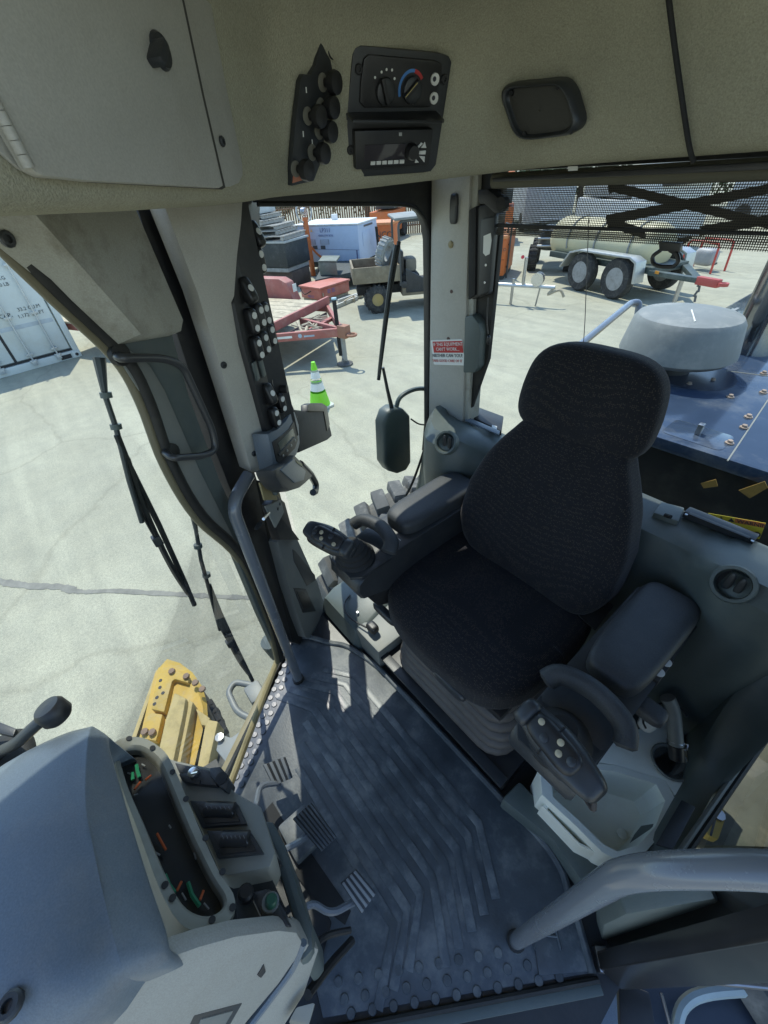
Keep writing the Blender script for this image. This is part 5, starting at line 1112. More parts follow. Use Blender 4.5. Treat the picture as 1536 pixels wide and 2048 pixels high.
# ================================================================== the yard
def hgt(p, py):
    """height above p whose image lies on pixel row py"""
    lo, hi = 0., 8.
    for _ in range(40):
        m = (lo+hi)/2
        if proj(p+UP*m)[1] > py: lo = m
        else: hi = m
    return (lo+hi)/2
def pxbox(c0, c1, c2, top, zb=GZ):
    """box from the pixels of three base corners (c0 the nearest) and the row of the top of c0; returns corner, edge vectors, height"""
    a, b, c = Zp(*c0, zb), Zp(*c1, zb), Zp(*c2, zb)
    e1 = b-a; e2 = c-a; d1 = e1.normalized(); e2 = e2-d1*e2.dot(d1)*.9
    return a, e1, e2, hgt(a, top)
def obox(name, a, e1, e2, z0, z1, mat, parent, bevel=.02, inset=0., **k):
    q = [a+e1*inset+e2*inset, a+e1*(1-inset)+e2*inset, a+e1*(1-inset)+e2*(1-inset), a+e1*inset+e2*(1-inset)]
    return slab(name, [V((p.x, p.y, z0)) for p in q], (0, 0, z1-z0), mat, parent, bevel=bevel, **k)
cwhite = M('container_white_paint', (.62, .66, .64), .5, var=.06, vs=3, dirt=(.42, .40, .32, .5), ds=1.5)
cdark = M('container_gasket', (.03, .03, .03), .7)
# ---------------- shipping container
b0, b1 = Gp(0, 757), Gp(164, 711); cdv = (b0-b1).normalized(); cn = V((cdv.y, -cdv.x, 0)); cn = cn if cn.dot(b1) > 0 else -cn
sc1 = thing('shipping_container', b1, 'white shipping container with locking bars on its doors', 'container')
W_, H_ = 2.44, 2.59
cp = lambda s, h, o=0.: b1+cdv*s+UP*h-cn*o
obox('body', b1+cn*.10, cdv*W_, cn*6.0, GZ+.0, GZ+H_, cwhite, sc1, bevel=.01)
for s, nm in ((.06, 'corner_post'), (W_-.06, 'corner_post')): box(nm, cp(s, H_/2)+cn*.05, (.12, .14, H_), cwhite, sc1, ax=(cdv, cn, UP), bevel=.01)
box('bottom_sill', cp(W_/2, .08)+cn*.05, (W_-.24, .14, .16), cwhite, sc1, ax=(cdv, cn, UP), bevel=.01)
slab('fork_slot', [cp(s, h, .025) for s, h in ((.20, .02), (.42, .02), (.42, .11), (.20, .11))], cn*.01, cdark, sc1, bevel=0)
cc_ = box('corner_casting', cp(.09, .07, .02)+cn*.05, (.18, .16, .14), cwhite, sc1, ax=(cdv, cn, UP), bevel=.015)
lathe('casting_hole', [(.035, 0), (.035, .004), (.0001, .004)], cp(.09, .07, .05), -cn, cdark, cc_, seg=14)
slab('gasket', [cp(s, h, .0) for s, h in ((.13, .17), (W_-.13, .17), (W_-.13, .21), (.13, .21))], cn*.01, cdark, sc1, bevel=0)
for k, s0 in enumerate((.15, W_/2+.02)):
    dw = W_/2-.17
    d_ = box('container_door', cp(s0+dw/2, 1.34, .0)+cn*.06, (dw, .10, 2.24), cwhite, sc1, ax=(cdv, cn, UP), bevel=.01)
    for f in (.28, .74):
        bp_ = cp(s0+dw*f, .1, .05)
        tube('locking_bar', [bp_, bp_+UP*2.4], .017, M('galvanised_bar', (.5, .53, .54), .4, .5), d_, seg=8)
        for h in (.14, .28, 1.02, 1.9): box('bar_bracket', bp_+UP*(h-.08)+cn*.01, (.13, .03, .05), MATS['galvanised_bar'], d_, ax=(cdv, cn, UP), bevel=.006)
        box('bar_cam', bp_+UP*.02, (.09, .04, .10), MATS['galvanised_bar'], d_, ax=(cdv, cn, UP), bevel=.006)
    slab('panel_stripe', [cp(s0+dw*f, h, -.006) for f, h in ((.03, .80), (.97, .80), (.97, .88), (.03, .88))], cn*.004, M('pale_blue_grey', (.45, .50, .53), .5), d_, bevel=0)
slab('gasket', [cp(s, h, -.005) for s, h in ((W_/2-.025, .2), (W_/2+.025, .2), (W_/2+.025, 2.4), (W_/2-.025, 2.4))], cn*.008, cdark, sc1, bevel=0)
tk = M('stencil_black', (.06, .07, .07), .6)
for tx, s, h, sz in (('33.2 CU.M', .48, 1.14, .095), ('1,172 CU.FT', .50, 1.02, .095), ('CU.CAP.', 1.02, 1.08, .11), ('28,250 KG', .78, 1.72, .09), ('62,170 LB', .76, 1.61, .09)):
    text('stencil', tx, cp(s, h, -.005), -cdv, UP, sz, tk, sc1, off=.004)
# ---------------- traffic cones
lime = M('lime_cone_plastic', (.24, .72, .03), .5, var=.08, dirt=(.3, .4, .15, .3), ds=7); refl = M('reflective_band', (.72, .75, .72), .35, dirt=(.5, .5, .45, .4))
def cone(p, h, label, base):
    t = thing('traffic_cone', p, label, 'traffic cone', 'lime traffic cones in the yard')
    r = lambda z: .145*(1-z/h)+.03
    Z = [0, .36, .56, .62, .80, 1.0]
    for i, (nm, m) in enumerate((('lower_cone', lime), ('reflective_band', refl), ('lime_band', lime), ('reflective_band', refl), ('tip', lime))):
        z0, z1 = Z[i]*h+.03, Z[i+1]*h
        lathe(nm, [(r(z0)*1.0, z0), (r(z1), z1)], p, UP, m, t, seg=24, caps=(i == 4))
    plate('base', p, (1, 0, 0), (0, 1, 0), rrect(.36, .36, .06), .035, base, t, bevel=.008)
    return t
pcn = Gp(641, 812); cone(pcn, hgt(pcn, 724), 'lime green traffic cone with two white bands behind the pouch', M('clear_cone_base', (.55, .57, .52), .4))
# ---------------- flat deck trailer
tred = M('faded_red_paint', (.36, .12, .10), .6, var=.15, vs=4, dirt=(.42, .26, .22, .7), ds=3); wood = planks('weathered_deck', (.46, .40, .29))
zt = GZ+.72
F1, F2 = Zp(500, 680, zt), Zp(657, 602, zt)
ft = (F2-F1).normalized(); fa = V((-ft.y, ft.x, 0)); fa = fa if fa.dot(F1) > 0 else -fa
ang = None
# planks run from the header board away along the trailer axis
wd = (F2-F1).length
ftd = thing('flatbed_trailer', (F1+F2)/2+UP*(GZ-zt), 'flat deck trailer with timber planks and faded red tongue', 'trailer')
Lk = 5.6; nb = 10
for i in range(nb):
    s = wd*(i+.5)/nb
    c = F1+ft*s+fa*(Lk/2+.12)
    box('deck_plank', c+UP*(-.025+random.uniform(-.004, .004)), (wd/nb-.012, Lk, .045), wood, ftd, ax=(ft, fa, UP), bevel=.005, bseg=1)
box('header_board', F1.lerp(F2, .5)+UP*.02, (wd, .06, .16), tred, ftd, ax=(ft, fa, UP), bevel=.006)
for s in (.03, .97): box('side_rail', F1+ft*wd*s+fa*Lk*.5-UP*.12, (.07, Lk, .16), tred, ftd, ax=(ft, fa, UP), bevel=.006)
# far-side fender
fe = F2+fa*1.2+ft*.14; fpz = []
for dy, dz in ((-.15, -.1), (0, .30), (.18, .38), (1.9, .38), (2.1, .30), (2.25, -.1)): fpz.append(fe+fa*dy+UP*dz)
slab('fender', fpz, ft*.30, tred, ftd, bevel=.02)
slab('fender_sign', [fe+fa*-.115+ft*x+UP*z+V((0, 0, 0)) for x, z in ((.08, .10), (.22, .10), (.22, .26), (.08, .26))], -fa*.012, white, ftd, bevel=0)
for k, dy in enumerate((.55, 1.45)):
    for s in (.14, -wd-.14):
        c = fe+fa*dy+ft*(s if s > 0 else s+.0)-UP*(.36)
        lathe('wheel', [(.18, -.1), (.34, -.1), (.36, -.06), (.36, .06), (.34, .1), (.18, .1), (.16, .03), (.0001, .03)], V((c.x, c.y, GZ+.36)), ft, tyreb, ftd, seg=24)
cpl = Zp(684, 664, zt-.10)
dfl = Zp(526, 652, zt-.06); dfr = Zp(653, 612, zt-.04)
for a in (F1.lerp(F2, .17)-UP*.12, F1.lerp(F2, .97)-UP*.12, F1.lerp(F2, .58)-UP*.12):
    d = (cpl-a).normalized(); sd = d.cross(UP).normalized()
    mdl = (a+cpl)/2; box('tongue_beam', mdl, ((cpl-a).length, .07, .15), tred, ftd, ax=(d, sd, d.cross(sd)*-1), bevel=.006)
cx0 = F1.lerp(F2, .25)+(cpl-F1.lerp(F2, .25))*.4; cx1 = F1.lerp(F2, .95)+(cpl-F1.lerp(F2, .95))*.4
box('cross_member', (cx0+cx1)/2-UP*.10, ((cx1-cx0).length, .06, .10), tred, ftd, ax=fr(cx1-cx0), bevel=.005)
# maker's badge on the near beam
a = F1.lerp(F2, .17)-UP*.12; d = (cpl-a).normalized(); so_ = V((d.y, -d.x, 0)); so_ = so_ if so_.dot(-a) > 0 else -so_
text('maker_badge', '● ▬▬', a.lerp(cpl, .52)+so_*.037, d, UP, .10, M('badge_blue', (.35, .45, .55), .5), ftd)
box('reflector_strip', a.lerp(cpl, .22)+so_*.037, (.32, .004, .04), refl, ftd, ax=(d, so_, UP), bevel=0)
aax = (cpl-(F1+F2)/2); aax.z = 0; aax.normalize(); asd = V((-aax.y, aax.x, 0))
box('coupler_block', cpl+aax*.05+UP*.02, (.20, .16, .22), M('rusty_red', (.34, .16, .10), .7, dirt=(.25, .15, .1, .5)), ftd, ax=(aax, asd, UP), bevel=.01)
rc = cpl+aax*.24-UP*.02
tube('tow_ring', [rc+aax*.085*math.cos(t)+asd*.085*math.sin(t) for t in [k*math.pi/8 for k in range(17)]], .022, MATS['rusty_red'], ftd, seg=8)
jk = cpl-aax*.20+asd*(.10)
tube('jack_post', [V((jk.x, jk.y, GZ+.12)), V((jk.x, jk.y, zt+.42))], .04, blackm, ftd, seg=10)
lathe('jack_crank', [(.05, 0), (.05, .03), (.0001, .04)], V((jk.x, jk.y, zt+.42)), UP, M('pale_blue_cap', (.35, .5, .55), .5), ftd, seg=10)
lathe('jack_foot', [(.15, 0), (.16, .03), (.07, .06), (.05, .12)], V((cpl.x+aax.x*-.02, cpl.y+aax.y*-.02, GZ)), UP, tyrem, ftd, seg=16)
tube('jack_leg', [V((cpl.x, cpl.y, GZ+.05)), cpl], .045, M('dusty_grey_steel', (.3, .3, .28), .6), ftd, seg=10)
for k in range(9):
    p = cpl+aax*(.02-.02*k)+asd*.05+UP*(.10-.05*abs(k-4)*.3)
    tube('chain_link', [p+V((0, .03*math.cos(t), .02*math.sin(t))) for t in [j*math.pi/4 for j in range(9)]], .006, M('rusty_chain', (.3, .2, .14), .7), ftd, seg=5)
random.seed(11)
for k in range(14):
    u_, v_ = random.uniform(.25, .8), random.uniform(.25, .75); p = (F1.lerp(F2, u_)).lerp(cpl, v_*.8)-UP*.03
    d = V((random.uniform(-1, 1), random.uniform(-1, 1), .1)).normalized(); tube('loose_timber', [p-d*random.uniform(.1, .3), p+d*random.uniform(.1, .3)], random.uniform(.012, .028), wood, ftd, seg=6)
slab('mesh_floor', [F1.lerp(F2, .2)-UP*.19, F1.lerp(F2, .95)-UP*.19, cpl-aax*.3-UP*.08], (0, 0, -.006), M('expanded_mesh', (.12, .08, .07), .7), ftd, bevel=0)
# ---------------- red job box with its pallet
a, e1, e2, h = pxbox((644, 607), (700, 588), (616, 597), 578)
jbx = thing('job_box', a, 'faded red steel job box stencilled with a number', 'job box')
jred = M('faded_orange_red', (.50, .16, .12), .55, dirt=(.55, .32, .27, .6), ds=2)
obox('case', a, e1, e2, GZ+.08, GZ+h-.03, jred, jbx, bevel=.015); obox('lid', a-e1*.03-e2*.04, e1*1.06, e2*1.08, GZ+h-.02, GZ+h+.03, jred, jbx, bevel=.012)
obox('skid', a, e1, e2, GZ, GZ+.07, wood, jbx, inset=.03)
n_ = e2.normalized(); dd_ = e1.normalized()
text('stencil', 'RB115', a+e2*.5+UP*(h*.38)-dd_*.004, -n_, UP, h*.26, M('blue_stencil', (.16, .14, .36), .6), jbx, off=.004)
tube('strap', crom([a+e2*.98+UP*h*.9-dd_*.02, a+e2*.7+UP*h*.55-dd_*.1, a+e2*.4+UP*h*.8-dd_*.06], 5), .014, blackm, jbx, seg=6)
tube('hasp', [a+e1*.06+UP*h*.7-n_*.02, a+e1*.06+UP*h*.45-n_*.02], .015, steel, jbx, seg=6)
for k in range(3):
    for j in range(2): box('print_block', a+e1*(.28+.15*j)+UP*(h*(.78-.1*k))-n_*.003, (e1.length*.10, .004, h*.05), MATS['blue_stencil'], jbx, ax=(dd_, n_, UP), bevel=0)
lp = thing('timber_pile', Gp(715, 600), 'loose sun-bleached timber offcuts beside the red job box', 'timber')
for k in range(7):
    p = Gp(692+7*k, 608-3*k)+V((random.uniform(-.1, .1), random.uniform(-.1, .1), .05+.02*(k % 3)))
    d = (Gp(735, 588)-Gp(680, 614)).normalized(); d = (d+V((random.uniform(-.3, .3), random.uniform(-.3, .3), 0))).normalized()
    box('offcut', p, (random.uniform(.5, 1.1), .10, .05), wood if k % 2 else M('white_offcut', (.6, .6, .55), .6), lp, ax=fr(d), bevel=.006)
# ---------------- pallet stack, black bin and lower crate
pal = M('grey_weathered_pallet', (.34, .33, .30), .85, var=.25, dirt=(.55, .54, .5, .6), ds=4, bump=.4, bs=50)
cB = Gp(576, 562); 
a, e1, e2, h = pxbox((577, 536), (621, 520), (500, 520), 487, GZ+.62)
bb = thing('black_bin', V((a.x, a.y, GZ)), 'large black steel bin with open rim below the pallets', 'bin')
zb = a.z
obox('bin_shell', a, e1, e2, zb, zb+h, M('black_bin_paint', (.035, .04, .04), .5, dirt=(.16, .16, .15, .5), ds=2), bb, bevel=.02)
obox('rim', a-e1*.02-e2*.02, e1*1.04, e2*1.04, zb+h, zb+h+.06, M('pale_rim', (.42, .44, .43), .5), bb, bevel=.012)
obox('inside', a, e1, e2, zb+h+.05, zb+h+.072, M('bin_inside', (.05, .045, .05), .6), bb, inset=.16, bevel=0)
obox('support_pallet', a, e1, e2, zb-.14, zb-.02, pal, bb, inset=.02)
obox('skid_block', a+e1*.1, e1*.8, e2, GZ, zb-.15, M('rusted_brown_steel', (.10, .07, .055), .8, dirt=(.2, .15, .12, .6), ds=2), bb)
ps = thing('pallet_stack', V((a.x, a.y, GZ)), 'stack of weathered grey pallets on top of the black bin', 'pallets')
z = zb+h+.08; d1, d2 = e1.normalized(), e2.normalized(); random.seed(5)
for k in range(5):
    w1, w2 = 1.5-(.12*k), 1.9-.1*k; o = a+e1*.45+e2*(.35+.06*k)+V((random.uniform(-.08, .08), random.uniform(-.08, .08), 0)); rz = random.uniform(-.12, .12)
    A1 = (d1*math.cos(rz)+d2*math.sin(rz)); A2 = V((-A1.y, A1.x, 0))
    for s in (-.45, 0, .45): box('bearer', V((o.x, o.y, z+.05))+A2*w2*s, (w1, .10, .09), pal, ps, ax=(A1, A2, UP), bevel=.006, bseg=1)
    for s in range(7): box('slat', V((o.x, o.y, z+.108))+A1*w1*(s/6-.5)*.93, (.12, w2, .022), pal, ps, ax=(A1, A2, UP), bevel=.003, bseg=1)
    z += .135
obox('tarp_bundle', V((o.x, o.y, 0))-A1*.45-A2*.6, A1*.9, A2*1.1, z, z+.26, M('pale_tarp', (.5, .53, .53), .5, var=.2, vs=3), ps, bevel=.05)
# ---------------- pale blue generator
ZG = GZ+.40
a, e1, e2, h = pxbox((721, 525), (757, 507), (640, 508), 450, ZG)
gn = thing('generator', V((a.x, a.y, GZ)), 'pale blue enclosed generator with vents and lettering on top edge', 'generator')
gpaint = M('pale_blue_enclosure', (.46, .55, .70), .45, var=.05, dirt=(.4, .42, .45, .4), ds=1.5)
obox('enclosure', a, e1, e2, ZG, ZG+h, gpaint, gn, bevel=.03)
obox('roof_cap', a-e1*.01-e2*.01, e1*1.02, e2*1.02, ZG+h, ZG+h+.05, M('white_enclosure_top', (.66, .68, .68), .5), gn, bevel=.02)
obox('chassis', a, e1, e2, ZG-.18, ZG-.01, M('dark_chassis', (.05, .06, .06), .7), gn, inset=.03)
o1, o2 = e1.normalized(), e2.normalized(); L2 = e2.length; L1 = e1.length
def on(s, t, out=.0): return a+e2*s+UP*(h*t)-o1*out      # on the long face
for s0 in (.46, .68):
    vt = slab('vent_panel', [on(s, t, .002) for s, t in ((s0, .50), (s0+.14, .50), (s0+.14, .64), (s0, .64))], -o1*.01, M('vent_grey', (.30, .33, .38), .5), gn, bevel=0)
    for k in range(5): slab('slat', [on(s, t, .012) for s, t in ((s0+.01, .51+.026*k), (s0+.13, .51+.026*k), (s0+.13, .525+.026*k), (s0+.01, .525+.026*k))], -o1*.012, gpaint, vt, bevel=0)
for s0 in (.53, .66): slab('dark_port', [on(s, t, .002) for s, t in ((s0, .37), (s0+.075, .37), (s0+.075, .47), (s0, .47))], -o1*.01, M('port_dark', (.08, .09, .10), .4), gn, bevel=0)
slab('panel_gap', [on(s, t, .001) for s, t in ((0, .34), (1, .38), (1, .39), (0, .35))], -o1*.006, M('gap_blue', (.13, .14, .25), .6), gn, bevel=0)
slab('panel_gap', [on(s, t, .001) for s, t in ((.03, .10), (.05, .10), (.05, .34), (.03, .34))], -o1*.006, MATS['gap_blue'], gn, bevel=0)
text('lettering', 'LP311', on(.50, .88, .012), -o2, UP, h*.16, M('navy_letter', (.10, .12, .28), .5), gn, off=.006)
text('lettering', '4000/LOW BOIL', on(.50, .74, .006), -o2, UP, h*.08, MATS['navy_letter'], gn, off=.006)
text('lettering', '▲', on(.72, .88, .012), -o2, UP, h*.10, M('amber_mark', (.7, .5, .2), .5), gn, off=.006)
slab('side_door', [a+e1*s+UP*h*t-o2*.004 for s, t in ((.2, .40), (.6, .40), (.6, .78), (.2, .78))], -o2*.01, gpaint, gn, bevel=.004)
slab('top_slot', [a+e1*s+UP*h*t-o2*.004 for s, t in ((.3, .90), (.75, .90), (.75, .95), (.3, .95))], -o2*.008, MATS['port_dark'], gn, bevel=0)
tube('exhaust', [a+e1*.75+e2*.6+UP*(h+.05), a+e1*.75+e2*.6+UP*(h+.22)], .12, M('white_cap', (.7, .7, .7), .4), gn, seg=14)
tube('stay_pole', [a+e1*.7-o2*.25+UP*0, a+e1*.62-o2*.25+UP*h*.85], .05, blackm, gn, seg=8)
# low trailer under the generator with a fender and white wheel
gt = thing('generator_trailer', Gp(668, 565), 'dark low trailer with white wheel rim in front of the generator', 'trailer')
wc = Gp(657, 568); lathe('wheel', [(.10, -.1), (.32, -.1), (.34, -.05), (.34, .05), (.32, .1), (.24, .1), (.24, 0)], wc+UP*.34, V((-.75, .35, 0)), tyreb, gt, seg=24)
lathe('rim', [(.24, .02), (.22, .06), (.06, .07), (.06, .10), (.0001, .10)], wc+UP*.34, V((-.75, .35, 0)), M('white_rim', (.6, .6, .58), .5), gt, seg=18)
qf = [Zp(*p, GZ+.85) for p in ((637, 522), (645, 511), (680, 511), (672, 522))]
slab('fender_top', qf, (0, 0, -.05), M('olive_steel', (.14, .16, .13), .6, dirt=(.3, .3, .27, .5)), gt)
slab('fender_side', [qf[0], qf[3], qf[3]-UP*.38, qf[0]-UP*.38], V((.1, -.05, 0)), MATS['olive_steel'], gt)
slab('frame', [Zp(*p, GZ+.45) for p in ((630, 560), (700, 545), (760, 540), (735, 520), (650, 520))], (0, 0, -.14), MATS['dark_chassis'], gt)
for p in ((677, 545), (697, 547)): box('paper_scrap', Gp(*p)+UP*.5, (.25, .2, .02), white, gt, bevel=0)
# orange boom post with hose between bin and generator
op = thing('orange_post', Gp(627, 560), 'orange post with coiled hose reel between bin and generator', 'post')
orp = M('safety_orange_paint', (.62, .15, .03), .5, dirt=(.4, .2, .12, .5), ds=3)
pb = Gp(627, 552); box('post', pb+UP*.9, (.14, .14, 1.8), orp, op, bevel=.01)
tube('hose_loop', [pb+UP*1.95+V((.0, .30*math.cos(t), .30*math.sin(t))) for t in [k*math.pi/10 for k in range(21)]], .03, M('pale_hose', (.5, .5, .48), .6), op, seg=6)
lathe('reel', [(.12, -.08), (.12, .08), (.0001, .09)], pb+UP*1.95, (1, .5, 0), alu, op, seg=14)
tube('hose', crom([pb+UP*1.0, pb+V((-.1, -.4, .55)), pb+V((-.3, -.9, .35)), pb+V((-.2, -1.2, .1))], 6), .04, orp, op, seg=6)
# ---------------- orange enclosure with lettering
def orange_box(c0, c1, c2, top, label, word, zb):
    a, e1, e2, h = pxbox(c0, c1, c2, top, zb)
    t = thing('orange_equipment_box', V((a.x, a.y, GZ)), label, 'equipment box', 'orange equipment boxes in the yard')
    obox('case', a, e1, e2, zb, zb+h, orp, t, bevel=.02)
    obox('lid', a-e1*.02-e2*.02, e1*1.04, e2*1.04, zb+h, zb+h+.09, M('pale_orange_lid', (.66, .26, .10), .5), t, bevel=.02)
    obox('skid', a, e1, e2, GZ, zb, MATS['dark_chassis'], t, inset=.04)
    text('lettering', word, a+e2*.5+UP*h*.72-e1.normalized()*.004, -e2.normalized(), UP, e2.length*.30, tk, t, off=.006)
    slab('panel_line', [a+e2*s+UP*h*z_-e1.normalized()*.003 for s, z_ in ((.02, .44), (.98, .44), (.98, .46), (.02, .46))], -e1.normalized()*.004, M('orange_shadow_gap', (.3, .07, .02), .6), t, bevel=0)
    return t, a, e1, e2, h
t1 = orange_box((786, 518), (800, 508), (748, 512), 450, 'orange equipment box lettered in black behind the utility cart', '▪ANCO', GZ+.15)
t2 = orange_box((1006, 552), (1024, 530), (978, 554), 478, 'orange equipment box beside the black latch box and tongue', 'VANCO', GZ+.12)
# ---------------- utility cart
uk = thing('utility_cart', Gp(790, 625), 'dusty black utility cart with dump bed and spare tyre', 'utility cart')
wu = Gp(758, 628); fw = (Gp(1000, 600)-wu); fw.z = 0; fw = V((-.55, -.83, 0)).normalized()
sd = V((fw.y, -fw.x, 0)); sd = sd if sd.dot(wu) > 0 else -sd      # away from the camera
org = wu+sd*.10
def U(f, s, z): return V((org.x, org.y, GZ))+fw*f+sd*s+UP*z
tan_ = M('mud_caked_steel', (.22, .18, .12), .8, var=.3, vs=3, dirt=(.36, .31, .22, .8), ds=2.5, bump=.4, bs=30)
def wheel(f, s, r, rimm):
    p = U(f, s, r); w_ = lathe('wheel', [(r*.45, -.12), (r*.85, -.13), (r*.97, -.10), (r, -.04), (r, .04), (r*.97, .10), (r*.85, .13), (r*.45, .12)], p, sd, tyreb, uk, seg=26, caps=False)
    for k in range(18):
        t = k*2*math.pi/18; rd_ = fw*math.cos(t)+UP*math.sin(t); box('lug', p+rd_*r, (.24, .05, .03), tyreb, w_, ax=(sd, rd_.cross(sd), rd_), bevel=0)
    lathe('rim', [(r*.5, -.10), (r*.45, -.05), (r*.15, -.04), (r*.15, -.08), (.0001, -.08)], p, sd, rimm, w_, seg=18)
ymu = M('muddy_yellow_rim', (.45, .33, .12), .7, dirt=(.3, .25, .16, .7))
wheel(0, .05, .33, ymu); wheel(0, 1.25, .33, ymu); wheel(1.95, .05, .33, ymu); wheel(1.95, 1.25, .33, ymu)
for nm, f0, f1, s0, s1 in (('bed_side', -.55, .55, -.05, .0), ('bed_side', -.55, .55, 1.30, 1.35), ('tailgate', -.60, -.55, -.05, 1.35), ('bed_front', .55, .60, -.05, 1.35)):
    slab(nm, [U(f0, s0, .72), U(f1, s0, .72), U(f1, s1, .72), U(f0, s1, .72)], (0, 0, .36), tan_, uk, bevel=.01)
slab('bed_floor', [U(-.55, 0, .72), U(.55, 0, .72), U(.55, 1.3, .72), U(-.55, 1.3, .72)], (0, 0, .04), planks('bed_boards', (.22, .15, .10)), uk, bevel=0)
slab('chassis', [U(-.5, .25, .40), U(2.5, .25, .40), U(2.5, 1.05, .40), U(-.5, 1.05, .40)], (0, 0, .2), blackm, uk)
slab('footwell', [U(.65, .0, .35), U(1.75, .0, .35), U(1.75, 1.3, .35), U(.65, 1.3, .35)], (0, 0, .22), tan_, uk, bevel=.03)
slab('seat_base', [U(.62, .05, .55), U(1.12, .05, .55), U(1.12, 1.25, .55), U(.62, 1.25, .55)], (0, 0, .28), blackm, uk, bevel=.04)
slab('seat_back', [U(.60, .06, .85), U(.72, .06, .85), U(.72, 1.24, .85), U(.60, 1.24, .85)], (0, 0, .50), black, uk, bevel=.05)
slab('hood', [U(1.75, .1, .55), U(2.6, .15, .55), U(2.6, 1.15, .55), U(1.75, 1.2, .55)], (0, 0, .45), bsat, uk, bevel=.08)
cartw = M('cart_frame_paint', (.07, .075, .075), .45)
for s in (.0, 1.3):
    tube('roll_hoop', arcpath([U(.62, s, .6), U(.60, s, 1.95), U(1.75, s, 1.98), U(2.0, s, 1.0)], .12, 4), .03, cartw, uk, seg=8)
slab('canopy', [U(.50, -.05, 1.97), U(1.85, -.05, 2.0), U(1.85, 1.35, 2.0), U(.50, 1.35, 1.97)], (0, 0, .06), M('dusty_canopy', (.20, .21, .20), .6, dirt=(.42, .42, .4, .6), ds=2), uk, bevel=.03)
lathe('engine_hub', [(.08, 0), (.08, .03), (.03, .04), (.0001, .04)], U(.7, -.01, .62), -sd, bsat, uk, seg=14)
slab('cab_back_panel', [U(.58, .02, .60), U(.66, .02, .60), U(.66, 1.28, .60), U(.58, 1.28, .60)], (0, 0, .62), black, uk, bevel=.04)
slab('door_panel', [U(.75, -.02, .42), U(1.65, -.02, .42), U(1.65, -.02, .80), U(1.25, -.02, .72), U(.75, -.02, .98)], sd*.05, bsat, uk, bevel=.02)
slab('cargo_bag', [U(.80, .35, .83), U(1.1, .35, .83), U(1.1, .9, .83), U(.8, .9, .83)], (0, 0, .3), M('canvas_bag', (.25, .22, .17), .8), uk, bevel=.08)
sto = U(.28, .40, 1.30)
tt_ = thing('spare_tyre', U(.28, .4, 1.0), 'pale dusty knobbly tyre standing in the cart bed', 'tyre')
axs = (sd*.5-fw*.75+UP*.25).normalized()
ptyre = M('pale_dusty_tyre', (.30, .31, .30), .85, var=.2, dirt=(.45, .44, .4, .6))
lathe('casing', [(.17, -.09), (.28, -.11), (.33, -.06), (.33, .06), (.28, .11), (.17, .09), (.17, -.09)], sto, axs, ptyre, tt_, seg=26, caps=False)
ua_, va_, _ = fr(axs.orthogonal(), axs.cross(axs.orthogonal()))
for k in range(20):
    t = k*2*math.pi/20; rd_ = ua_*math.cos(t)+va_*math.sin(t); box('knob', sto+rd_*.335, (.18, .045, .03), ptyre, tt_, ax=(axs, rd_.cross(axs), rd_), bevel=0)
# ---------------- water tank trailer
T1, T2 = Gp(1150, 582), Gp(1217, 599); ta = (T2-T1).normalized(); tb = V((ta.y, -ta.x, 0)); tb = tb if tb.dot(T1) > 0 else -tb
tt = thing('tank_trailer', (T1+T2)/2, 'twin axle trailer carrying a cream water tank', 'trailer')
rt = .46
silver = M('silver_rim', (.33, .33, .32), .6, .2, dirt=(.16, .15, .13, .7), ds=9)
for T in (T1, T2):
    for s in (.12, 1.75):
        p = T+tb*s+UP*rt
        w_ = lathe('wheel', [(rt*.55, -.11), (rt*.9, -.12), (rt, -.06), (rt, .06), (rt*.9, .12), (rt*.55, .11)], p, tb, tyreb, tt, seg=30, caps=False)
        lathe('rim', [(rt*.60, -.11), (rt*.55, -.09), (rt*.45, -.04), (rt*.2, -.05), (rt*.2, -.10), (.0001, -.11)], p, tb, silver, w_, seg=22)
        for k in range(8):
            t = k*math.pi/4; lathe('hand_hole', [(.045, 0), (.045, .006), (.0001, .006)], p-tb*.05+(ta*math.cos(t)+UP*math.sin(t))*rt*.36, -tb, cdark, w_, seg=8)
md = (T1+T2)/2; md = V((md.x, md.y, GZ)); sp2 = (T2-T1).length
def TT(a_, s, z): return md+ta*a_+tb*s+UP*z
fpp = [(-sp2/2-.75, .50), (-sp2/2-.45, .90), (-sp2/2-.1, .98), (sp2/2+.35, .98), (sp2/2+.55, .90), (sp2/2+.62, .45), (sp2/2+.57, .45), (sp2/2+.50, .86), (sp2/2+.32, .94), (-sp2/2-.1, .94), (-sp2/2-.42, .86), (-sp2/2-.70, .50)]
treadp = M('tread_plate', (.45, .47, .47), .4, .7, bump=.5, bs=40)
for s in (-.05, 1.60): slab('fender', [TT(x, s, z) for x, z in fpp], tb*.32, treadp, tt, bevel=.005)
slab('frame', [TT(-2.2, .32, .62), TT(1.3, .32, .62), TT(1.3, 1.55, .62), TT(-2.2, 1.55, .62)], (0, 0, .14), M('dark_green_frame', (.05, .07, .065), .5, dirt=(.2, .2, .17, .5)), tt)
tank = M('cream_tank_plastic', (.62, .55, .34), .45, var=.08, vs=2, dirt=(.5, .45, .32, .5), ds=2)
tcn = .46; trr = .52
lathe('tank', [(.0001, -1.85), (trr*.55, -1.83), (trr*.88, -1.72), (trr, -1.55)]+[(trr*(1 if k % 2 else .985), -1.4+.25*k) for k in range(12)]+[(trr, 1.5), (trr*.88, 1.67), (trr*.55, 1.78), (.0001, 1.80)], TT(-.75, .95, .76+tcn*.62), ta, tank, tt, seg=32)
